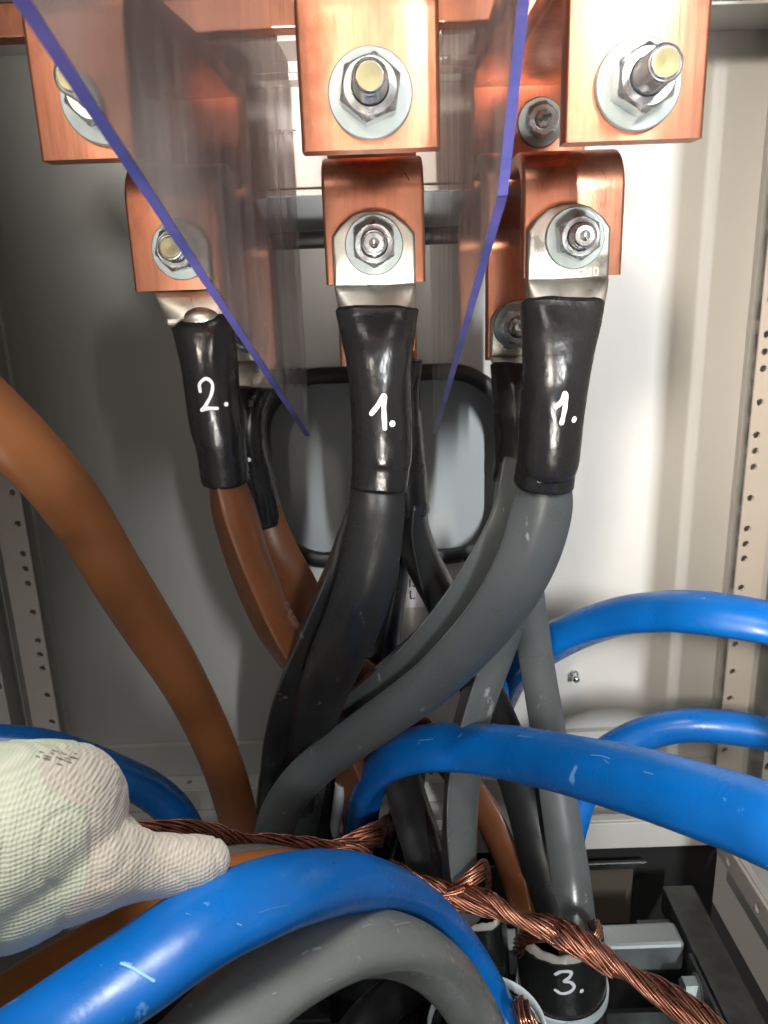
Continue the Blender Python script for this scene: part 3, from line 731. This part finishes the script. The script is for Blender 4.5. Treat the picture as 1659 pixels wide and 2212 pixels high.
# --- loose cables
LG = 'loose single cores'
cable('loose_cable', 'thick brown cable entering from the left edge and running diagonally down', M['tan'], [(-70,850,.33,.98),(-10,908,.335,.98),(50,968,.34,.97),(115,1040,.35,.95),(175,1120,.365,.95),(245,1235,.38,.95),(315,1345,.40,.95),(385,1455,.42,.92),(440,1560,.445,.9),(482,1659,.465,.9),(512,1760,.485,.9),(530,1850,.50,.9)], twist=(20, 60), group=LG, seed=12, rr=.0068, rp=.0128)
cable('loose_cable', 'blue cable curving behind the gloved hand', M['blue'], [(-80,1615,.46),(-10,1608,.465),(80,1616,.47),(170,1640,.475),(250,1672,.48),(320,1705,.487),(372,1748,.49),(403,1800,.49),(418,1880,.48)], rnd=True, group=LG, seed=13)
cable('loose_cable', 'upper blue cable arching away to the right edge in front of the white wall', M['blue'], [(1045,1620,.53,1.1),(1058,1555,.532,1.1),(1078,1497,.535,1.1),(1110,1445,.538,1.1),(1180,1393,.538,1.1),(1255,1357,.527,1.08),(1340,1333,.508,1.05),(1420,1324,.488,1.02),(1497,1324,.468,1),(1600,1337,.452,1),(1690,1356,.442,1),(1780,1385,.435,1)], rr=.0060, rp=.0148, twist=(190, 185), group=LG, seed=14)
cable('loose_cable', 'smaller looking blue cable arching low at the right edge', M['blue'], [(1205,1900,.475,.92),(1226,1815,.49,.92),(1248,1735,.50,.92),(1275,1670,.505,.92),(1315,1625,.51,.92),(1385,1588,.51,.92),(1470,1568,.505,.92),(1560,1570,.50,.92),(1660,1586,.49,.92),(1760,1615,.48,.92)], rnd=True, group=LG, seed=15)
cable('loose_cable', 'large blue arch crossing the middle right of the picture in front of the grey cores', M['blue'], [(772,1880,.525,.95),(775,1820,.515,.95),(778,1765,.508,.95),(790,1708,.498,.97),(818,1663,.487,1),(862,1634,.475,1),(925,1617,.462,1),(1000,1616,.448,1),(1085,1624,.42,1),(1180,1642,.385,1),(1273,1663,.35,1),(1390,1693,.315,1),(1500,1727,.287,1),(1600,1760,.268,1),(1690,1795,.253,1),(1800,1840,.24,1)], rr=.0060, rp=.0148, twist=(182, 178), group=LG, seed=16)
cable('loose_cable', 'brightest blue cable curving across the bottom left in front of everything', M['blue'], [(-140,2400,.165,1),(-40,2335,.178,1),(70,2260,.192,1),(185,2178,.205,1),(300,2100,.217,1),(430,2010,.232,1),(560,1948,.25,1),(640,1922,.268,1),(720,1908,.295,1),(800,1913,.325,1),(880,1945,.352,1),(950,2005,.37,1),(1010,2085,.375,1),(1058,2170,.372,1),(1092,2260,.36,1)], rr=.0086, rp=.0128, twist=(5, 10), hint=Vector((0, 0, 1)), group=LG, seed=17)
cable('loose_cable', 'fat grey cable arching at the bottom edge beneath the bright blue one', M['pale'], [(300,2400,.20,1),(400,2300,.215,1),(490,2205,.232,1),(590,2120,.252,1),(690,2064,.272,1),(780,2038,.290,1),(855,2038,.305,1),(925,2068,.322,1),(985,2125,.338,1),(1030,2200,.345,1),(1062,2290,.345,1)], rr=.0086, rp=.0128, twist=(5, 10), hint=Vector((0, 0, 1)), group=LG, seed=18)
cable('loose_cable', 'light brown cable between the glove and the bright blue cable', M['orange'], [(-90,2240,.235),(0,2188,.245),(120,2112,.262),(250,2036,.28),(380,1962,.30),(480,1914,.32),(580,1893,.34),(680,1898,.365),(780,1930,.39),(860,1990,.405),(910,2080,.41)], rnd=True, group=LG, seed=19)
cable('loose_cable', 'grey green cable just under the gloved hand, behind the light brown one', M['pale'], [(-90,2145,.295),(0,2098,.305),(150,2018,.325),(300,1950,.345),(450,1892,.365),(560,1876,.385),(680,1895,.415),(780,1950,.44),(850,2030,.45)], rnd=True, group=LG, seed=20)
cable('loose_cable', 'dark cable in the gloom beneath the grey arch', M['black'], [(700,2330,.37,1),(800,2200,.40,1),(880,2130,.43,1),(940,2080,.45,1),(980,2030,.46,1)], rnd=True, group=LG, seed=21)

# ============================================================ sheathed multicore ends
def trunk(px, py, z0, r, label, dx=.0, dy=0., facet=0, squash=1.0, tie=None, number=False, hlen=.17, rim=True):
    c = WZ(px, py, z0); t = thing('sheathed_cable', c+Vector((dx, dy, -hlen)), label, 'cable', 'sheathed cable ends')
    n = 40; pts = [c+Vector((dx*i/(n-1), dy*i/(n-1), -hlen*i/(n-1))) for i in range(n)]
    def sec(i):
        out = []
        for k in range(64):
            f = 2*PI*k/64; rr_ = r*(1+.02*noise.noise(Vector((math.cos(f)*2, math.sin(f)*2, i*.12+px))))
            if facet: rr_ *= 1-.055*(.5-.5*math.cos(facet*f+1.0))
            out.append((rr_*math.cos(f), rr_*squash*math.sin(f)))
        return out
    # hollow tube: outer wall, cut rim and inner wall
    V = []; F = []; fr_ = frames(pts)
    inner = [(0, .88), (3, .88)]
    for i, (p, (T, Nn, B)) in enumerate(zip(pts, fr_)):
        for k, (u, v) in enumerate(sec(i)):
            rag = Vector((0, 0, .0022*noise.noise(Vector((u*160, v*160, px)))*(1 if i == 0 else 0)))
            V.append(p+Nn*u+B*v+rag)
    m2 = 64
    for i in range(n-1):
        for k in range(m2): F.append((i*m2+k, i*m2+(k+1) % m2, (i+1)*m2+(k+1) % m2, (i+1)*m2+k))
    s0 = len(V)
    for i in (0, 8):
        T, Nn, B = fr_[i]
        for k, (u, v) in enumerate(sec(i)): V.append(pts[i]+Nn*u*.86+B*v*.86)
    for k in range(m2):
        F.append((s0+k, s0+(k+1) % m2, (k+1) % m2, k)); F.append((s0+m2+k, s0+m2+(k+1) % m2, s0+(k+1) % m2, s0+k))
    me = bpy.data.meshes.new('sheath'); me.from_pydata([tuple(v) for v in V], [], F)
    bm = bmesh.new(); bm.from_mesh(me); bmesh.ops.recalc_face_normals(bm, faces=bm.faces); bm.to_mesh(me); bm.free()
    o = link('sheath', me, M['sheath'], t); autosmooth(o, 50)
    if rim:
        V = []; F = []
        for a, h in ((.80, -.004), (.80, .0040), (.87, .0052), (.94, .0022), (.955, -.004)):
            for k in range(64):
                f = 2*PI*k/64; T, Nn, B = fr_[0]; u, v = sec(0)[k]
                V.append(pts[0]+Nn*u*a+B*v*a+Vector((0, 0, h+.0030*noise.noise(Vector((u*190, v*190, px+3))))))
        for i in range(4):
            for k in range(64): F.append((i*64+k, i*64+(k+1) % 64, (i+1)*64+(k+1) % 64, (i+1)*64+k))
        me = bpy.data.meshes.new('filler'); me.from_pydata([tuple(v) for v in V], [], F)
        bm = bmesh.new(); bm.from_mesh(me); bmesh.ops.recalc_face_normals(bm, faces=bm.faces); bm.to_mesh(me); bm.free()
        link('filler_rim', me, M['rim'], t)
    return t, o, pts, fr_
t1, sh1, pts1, fr1 = trunk(1208, 2014, -.432, .0300, 'black sheathed cable marked 3. with a white cable tie round it', dx=.010, dy=-.012)
strokes(sh1, [[(1200,2104),(1213,2098),(1233,2099),(1230,2110),(1219,2119),(1232,2121),(1240,2131),(1230,2142),(1213,2145),(1200,2138)]], 7.5, M['ink'], sh1, 'handwritten_numeral')
strokes(sh1, [[(1256,2140)]], 9, M['ink'], sh1, 'handwritten_dot')
trunk(1028, 1968, -.432, .0220, 'black angular sheathed cable end right of the bright blue cable', facet=5, dx=.010, dy=-.010)
trunk(772, 1862, -.436, .0330, 'black sheathed cable end with pale torn rim at the foot of the blue arch', dx=.004, dy=-.006)
trunk(500, 1880, -.452, .0320, 'black sheathed cable end hidden in the dark under the thick brown cable')
trunk(1052, 2235, -.425, .0330, 'black sheathed cable end at the bottom edge taking the bright blue and fat grey cables', rim=False)
trunk(900, 1960, -.455, .0280, 'black sheathed cable end behind the crest of the bright blue cable', rim=False)
# pale collar at the bottom
c = WZ(1052, 2222, -.424)
pts = [c+Vector((.0345*math.cos(a), .0345*math.sin(a), .0)) for a in [2*PI*i/60 for i in range(61)]]
me = sweep_mesh(pts, lambda i: [(u, v*.35) for u, v in circ(.0040, 12)], False, Vector((0, 0, 1)))
props(link('collar_ring', me, M['nylon']), 'pale grey ring round a cut cable end at the bottom edge', 'ring')
# cable tie
k = 10; T, Nn, B = fr1[k]; c = pts1[k]
t = thing('cable_tie', c, 'white nylon cable tie round the sheath marked 3.', 'cable tie')
loop = [c+Nn*(.0312*math.cos(a))+B*(.0312*math.sin(a))+Vector((0, 0, -.002*math.sin(a))) for a in [2*PI*i/72 for i in range(73)]]
me = sweep_mesh(loop, lambda i: [(-.0034, -.0006), (-.0034, .0008), (.0034, .0008), (.0034, -.0006)], False, Vector((0, 0, 1)))
autosmooth(link('strap', me, M['nylon'], t), 40)
h = WZ(1232, 2208, -.480)
bm = bmesh.new(); boxbm(bm, -.0050, .0050, -.0032, .0032, -.0045, .0045, bev=.0012)
me = bm_me(bm); hp = c+Vector((.000, -.0345, 0)); me.transform(Matrix.Translation(hp)); link('head', me, M['nylon'], t, False)

# ============================================================ bare screen wires twisted together
def wires(name, label, path, groups, per, rg, rw, pitch, n=150, wr=.00062, flat=.75, cat='copper wires', spread=1.0, fray=0):
    """path (px,py,y,scale); groups of wires wound about each other, each wire its own mesh"""
    t = thing(name, W(*path[0][:3]), label, cat, 'twisted screen wires')
    rows = []
    for p in path:
        q = W(*p[:3]); rows.append((*q, p[3] if len(p) > 3 else 1))
    R = catmull(rows, n); pts = [Vector(r[:3]) for r in R]; fr_ = frames(pts, Vector((0, 0, 1)))
    L = [0]
    for a, b in zip(pts, pts[1:]): L.append(L[-1]+(b-a).length)
    rnd = random.Random(hash(label) % 1000 if False else len(label))
    for g in range(groups):
        ph = 2*PI*g/groups
        for k in range(per):
            rr_ = rw*math.sqrt((k+.6)/per); an = k*2.39996
            j1 = rnd.uniform(0, 9); P = []
            for i, (p, (T, Nn, B)) in enumerate(zip(pts, fr_)):
                th = ph+2*PI*L[i]/pitch; sc = R[i][3]
                w2 = an+2*PI*L[i]/(pitch*1.25)
                u = rg*math.cos(th)+rr_*math.cos(w2+th)*1.15; v = rg*math.sin(th)+rr_*math.sin(w2+th)*.85
                wv = Vector((j1, L[i]*60, g)); u += .0007*noise.noise(wv); v += .0007*noise.noise(wv+Vector((5, 0, 0)))
                P.append(p+Nn*(u*sc)+B*(v*sc*flat))
            fs = 0 if fray == 0 else rnd.randint(0, fray)
            P = P[:len(P)-fs] if fs else P
            me = sweep_mesh(P, lambda i: circ(wr, 6), True)
            link('wire', me, M['wire'], t)
    return t
wires('wire_twist', 'twisted bare copper wires leading from the blue arch towards the gloved hand', [(180,1800,.375),(290,1795,.385),(400,1800,.40),(500,1815,.415),(590,1829,.43),(680,1834,.445),(750,1824,.455),(800,1805,.462),(826,1790,.475,.9),(832,1775,.50,.8)], 2, 18, .0042, .0046, .15, wr=.00068)
wires('wire_twist', 'heavy twist of bare copper wires crossing above the sheath marked 3.', [(840,1880,.45),(900,1902,.44),(968,1930,.43),(1060,1955,.415),(1120,1985,.402),(1214,2015,.387),(1290,2060,.37),(1385,2118,.348),(1460,2165,.33),(1540,2222,.312),(1640,2300,.29)], 2, 26, .0045, .0050, .15, wr=.00066)
wires('wire_strand', 'short bundle of copper wires at the foot of the lit grey core', [(952,1952,.425),(985,1930,.428),(1015,1903,.43),(1036,1882,.435,.9),(1047,1872,.445,.7),(1052,1882,.46,.6),(1056,1915,.47,.5)], 1, 24, .0, .0062, .16, n=50, wr=.00068)
wires('wire_strand', 'tuft of copper wires sticking up right of the lit grey core by the steel bar', [(1250,2055,.385,.8),(1282,2032,.39,.8),(1295,2010,.395,.8),(1290,1996,.41,.7),(1275,2000,.43,.6)], 1, 15, .0, .0042, .2, n=40, wr=.00068)
wires('wire_strand', 'copper wires gathered inside the torn top of the sheath marked 3.', [(1118,2050,.42,.9),(1128,2025,.408,.9),(1150,2012,.398,1),(1185,2014,.390,1),(1225,2032,.38,1),(1275,2062,.37,.9),(1330,2100,.36,.7)], 1, 22, .0, .0058, .14, n=60, wr=.00068)
wires('wire_strand', 'copper wires bent over the pale rim below the blue arch', [(790,1880,.462,.9),(798,1860,.455,.9),(790,1842,.452,.9),(760,1832,.45,.8),(720,1835,.447,.7)], 1, 15, .0, .0050, .14, n=40, wr=.00068)
wires('wire_strand', 'copper wires in the pale ring at the bottom edge', [(1165,2260,.335,1),(1145,2215,.335,1),(1128,2180,.345,.9),(1120,2165,.36,.8),(1105,2175,.375,.7)], 1, 10, .0, .0050, .18, n=40, wr=.0010)
# small white tube
c = W(736, 1692, .50); d = W(722, 1800, .51)
t = thing('white_tube', d, 'small white tube with a hollow end left of the blue arch', 'tube')
ax = (d-c).normalized(); pts = [c+(d-c)*i/8 for i in range(9)]
link('tube_wall', sweep_mesh(pts, lambda i: circ(.0043, 24), True), M['nylon'], t); autosmooth(bpy.data.objects['tube_wall'], 40)
bm = bmesh.new(); bmesh.ops.create_cone(bm, cap_ends=True, segments=16, radius1=.0011, radius2=.0011, depth=.0006, matrix=Matrix.Translation(c-ax*.0002) @ ax.to_track_quat('Z', 'Y').to_matrix().to_4x4())
link('bore', bm_me(bm), M['print'], t, False)

# ============================================================ paper label on the wall
p = W(892, 1268, WY)
t = thing('paper_label', p, 'white paper label with black letters on the wall between the black cables', 'label')
c0 = W(866, 1222, WY-.0009); c1 = W(932, 1311, WY-.0009)
box('paper', (c0.x, c1.x+.012, WY-.0009, WY-.0004, c1.z, c0.z+.006), M['paper'], t, 0)
for s_, px, py in (('IS', 892, 1260), ('L', 890, 1286)):
    me = text_mesh(s_, .0118, .0001); q = W(px, py, WY-.0011); me.transform(Matrix.Translation((q.x, WY-.0011, q.z)) @ Matrix.Rotation(PI/2, 4, 'X'))
    link('letters', me, M['print'], t, False)
# ink scratch on the centre bracket
strokes(bpy.data.objects['copper_bracket'], [[(873, 374), (880, 383), (884, 391)]], 2.0, M['print'], bpy.data.objects['copper_bracket'], 'scratch')

# ============================================================ clear phase barriers
def sheet(name, x_of, outline, edge_segs, label):
    """outline: list of (y,z); x_of(y,z) places the sheet; 3 mm thick"""
    t = thing(name, (x_of(.5, 0), .5, 0), label, 'clear sheet', 'clear phase barriers')
    th = .0030; P = [Vector((x_of(a, b), a, b)) for a, b in outline]
    nrm = Vector((1, 0, 0)); k = len(P)
    V = [tuple(p-nrm*th/2) for p in P]+[tuple(p+nrm*th/2) for p in P]
    F = [tuple(range(k)), tuple(reversed(range(k, 2*k)))]+[(i, (i+1) % k, k+(i+1) % k, k+i) for i in range(k)]
    me = bpy.data.meshes.new('sheet'); me.from_pydata(V, [], F)
    bm = bmesh.new(); bm.from_mesh(me); bmesh.ops.recalc_face_normals(bm, faces=bm.faces)
    bmesh.ops.triangulate(bm, faces=bm.faces); bm.to_mesh(me); bm.free()
    link('acrylic_pane', me, M['acrylic'], t, False)
    for a, b in edge_segs:
        A, B = P[a], P[b]; d = (B-A).normalized(); nn = d.cross(nrm).normalized()
        if nn.y > 0: nn = -nn
        pts = [A+(B-A)*i/30 for i in range(31)]
        V = []; F = []
        for i, q in enumerate(pts):
            j = .00012*noise.noise(Vector((i*.9, a, 0)))
            V += [tuple(q-nrm*(th/2+.0001)+nn*.0002), tuple(q-nrm*(th/2+.0001)+nn*(.0007+j)), tuple(q+nrm*(th/2+.0001)+nn*(.0007+j)), tuple(q+nrm*(th/2+.0001)+nn*.0002)]
        for i in range(30):
            for c_ in range(4): F.append((i*4+c_, i*4+(c_+1) % 4, i*4+4+(c_+1) % 4, i*4+4+c_))
        me = bpy.data.meshes.new('edge'); me.from_pydata(V, [], F)
        bm = bmesh.new(); bm.from_mesh(me); bmesh.ops.recalc_face_normals(bm, faces=bm.faces); bm.to_mesh(me); bm.free()
        link('cut_edge', me, M['edge'], t, False)
    return t
def solve(px, py, x):      # point on sight line with world x
    v = ray(px, py); return v*(x/v.x)
# left barrier: its slanting front edge runs from (50,0) to (665,940) in the picture
a = solve(-10, -90, -.0640); b = solve(50, 0, -.0630); c = solve(665, 940, -.0470)
print('sheetL', a, b, c)
def xl(y, z):
    t_ = (y-b.y)/(c.y-b.y); return -.0630+t_*(.0160)
sheet('clear_barrier', xl, [(a.y, a.z), (b.y, b.z), (c.y, c.z), (c.y+.004, .16), (a.y, .16)], [(0, 1), (1, 2)], 'clear sheet with a long slanting blue edge crossing the left copper bars')
a = solve(1165, -90, .0440); b = solve(1085, 420, .0410); c = solve(940, 935, .0400)
print('sheetR', a, b, c)
def xr(y, z): 
    t_ = (y-b.y)/(c.y-b.y); return .0410+t_*(-.0010)
sheet('clear_barrier', xr, [(a.y, a.z), (b.y, b.z), (c.y, c.z), (c.y+.006, .115), (.46, .117), (.44, .16), (a.y, .16)], [(0, 1), (1, 2)], 'clear sheet right of centre with a bent blue violet edge ending above the dark window')

# ============================================================ gloved hand
BV = []; BF = []
def blob(bm, c, r, rot=None):
    """append one ellipsoid (24 x 14) to the raw lists"""
    s0 = len(BV); nu, nv = 24, 14
    BV.append((c.x, c.y, c.z+r[2]))
    for j in range(1, nv):
        ph = PI*j/nv
        for i in range(nu):
            a_ = 2*PI*i/nu; BV.append((c.x+r[0]*math.sin(ph)*math.cos(a_), c.y+r[1]*math.sin(ph)*math.sin(a_), c.z+r[2]*math.cos(ph)))
    BV.append((c.x, c.y, c.z-r[2])); last = len(BV)-1
    for i in range(nu):
        BF.append((s0, s0+1+i, s0+1+(i+1) % nu)); BF.append((last, last-nu+(i+1) % nu, last-nu+i))
        for j in range(nv-2):
            q = s0+1+j*nu; BF.append((q+i, q+nu+i, q+nu+(i+1) % nu, q+(i+1) % nu))
def capsule(bm, P, n=26):
    """chain of (px,py,y,radius m) as overlapping spheres"""
    rows = [(*W(a, b_, y), r) for a, b_, y, r in P]
    for x, y, z, r in catmull(rows, n): blob(bm, Vector((x, y, z)), (r, r, r))
bm = None
# back of the hand / fist
capsule(bm, [(-190,1870,.218,.034),(-60,1820,.224,.0315),(40,1780,.230,.0285),(110,1760,.238,.0260),(160,1735,.245,.0200)], 18)
capsule(bm, [(-190,1800,.225,.026),(-50,1742,.240,.0225),(40,1704,.247,.0170),(110,1680,.252,.0125),(165,1666,.255,.0098),(203,1682,.257,.0074),(218,1706,.258,.0052)], 26)
# thenar and thumb
capsule(bm, [(-120,1920,.222,.027),(20,1900,.224,.0230),(110,1882,.228,.0205),(190,1868,.232,.0180),(260,1866,.238,.0140),(320,1868,.243,.0122),(375,1869,.247,.0116),(420,1866,.251,.0113),(445,1862,.253,.0098)], 34)
# web between thumb and first finger
capsule(bm, [(80,1800,.240,.020),(150,1790,.243,.017),(205,1800,.245,.0125),(245,1822,.246,.0105)], 14)
# four fingers curled round the cable beneath, out of view to the left and behind
for i, (x0, y0) in enumerate(((60, 1715), (-40, 1765), (-120, 1790), (-190, 1850))):
    capsule(bm, [(x0, y0, .262, .0100), (x0-10, y0+50, .285, .0100), (x0+10, y0+110, .296, .0094), (x0+30, y0+170, .290, .0088), (x0+35, y0+205, .278, .0080)], 18)
me = bpy.data.meshes.new('hand'); me.from_pydata(BV, [], BF)
t = thing('gloved_hand', W(0, 1900, .24), 'hand in a cream and pale green ribbed knit glove, thumb pointing right', 'hand')
g = link('glove', me, M['glove'], t)
g.data.materials.append(M['glove_green'])
md = g.modifiers.new('r', 'REMESH'); md.mode = 'VOXEL'; md.voxel_size = .0013
md = g.modifiers.new('s', 'SMOOTH'); md.factor = .8; md.iterations = 10
bpy.context.view_layer.update()
me = bpy.data.meshes.new_from_object(g.evaluated_get(bpy.context.evaluated_depsgraph_get()))
g.modifiers.clear(); g.data = me
if len(me.materials) < 2:
    me.materials.clear(); me.materials.append(M['glove']); me.materials.append(M['glove_green'])
# knit ribs as real relief, following the run of thumb and palm
me.update(); off = W(0, 1900, .24)
nrm = [v.normal.copy() for v in me.vertices]
ax0 = W(40, 1925, .22)-off; ax1 = W(440, 1866, .25)-off; axd = (ax1-ax0).normalized()
for v, nn in zip(me.vertices, nrm):
    d = v.co-ax0; perp = d.z*1.0-(axd.z/axd.x)*d.x*.75
    ridge = math.cos(2*PI*(perp+.0012*math.sin(v.co.x*70))/.0023)
    v.co += nn*(.00005*ridge+.0011*noise.noise(v.co*45)+.00035*noise.noise(v.co*190)-.0006*max(0, 1-abs(noise.noise(Vector((v.co.x*60, v.co.y*30, v.co.z*35))))*9))
me.update()
for p_ in me.polygons:
    c_ = p_.center; lim = W(235, 1850, .225)-off
    sp_ = c_.x - (-.062+.010*math.sin((c_.z)*60)) - .010*noise.noise(c_*60)
    p_.material_index = 1 if (c_.x+off.x < -.1045 - 2.2*max(0, abs(c_.z+off.z-W(80,1830,.22).z)-.012)*.45) else 0
    p_.use_smooth = True
rs = random.Random(3); L = []
for i in range(16):
    x = rs.uniform(70, 130)+i*3.0; y = 1606+rs.uniform(2, 26)+i*1.5*.8
    ll = rs.uniform(5, 17); L.append([(x, y+4), (x+ll*.5, y+4+ll*.12), (x+ll, y+4+ll*.3)])
strokes(g, L, 2.2, M['smudge'], g, 'faded_print', lift=.0004)
def body(lab):
    for o in bpy.data.objects:
        if lab in o.get('label', ''): return [c for c in o.children if c.name.startswith('insulation')][0]
M['scr_p'] = mat('pale_scrape', (.22, .48, .78), .5); M['scr_b'] = mat('scraped_blue', (.10, .30, .62), .5); M['glint_g'] = mat('grey_glint', (.27, .29, .28), .5)
b5 = body('brightest blue')
for ln, wd in (([(262,2082),(284,2091),(306,2104),(332,2119)], 6), ([(268,2080),(284,2084)], 4), ([(512,1996),(520,1999)], 3.5), ([(560,1972),(590,1962),(620,1956)], 1.6), ([(402,1975),(412,1978)], 2)):
    strokes(b5, [ln], wd, M['scr_b'] if wd < 5 else M['scr_p'], b5, 'scrape_glint_mark')
b4 = body('large blue arch')
for ln, wd in (([(1278,1632),(1300,1634),(1318,1640)], 3), ([(1306,1642),(1316,1650)], 2), ([(1120,1590),(1150,1594)], 2.5), ([(1392,1668),(1412,1674)], 2.5), ([(905,1600),(935,1597)], 2)):
    strokes(b4, [ln], wd, M['scr_b'], b4, 'scrape_glint_mark')
g1 = body('fat grey cable')  # pale flecks painted on as specular glints
for ln, wd in (([(652,2062),(664,2055)], 5), ([(676,2052),(690,2049)], 7), ([(782,2004),(800,1998)], 3), ([(850,2000),(872,1996),(884,1993)], 3), ([(700,2120),(716,2114)], 3), ([(588,2148),(594,2146)], 4), ([(858,2008),(860,2016)], 4)):
    strokes(g1, [ln], wd, M['glint_g'], g1, 'scrape_glint_mark')
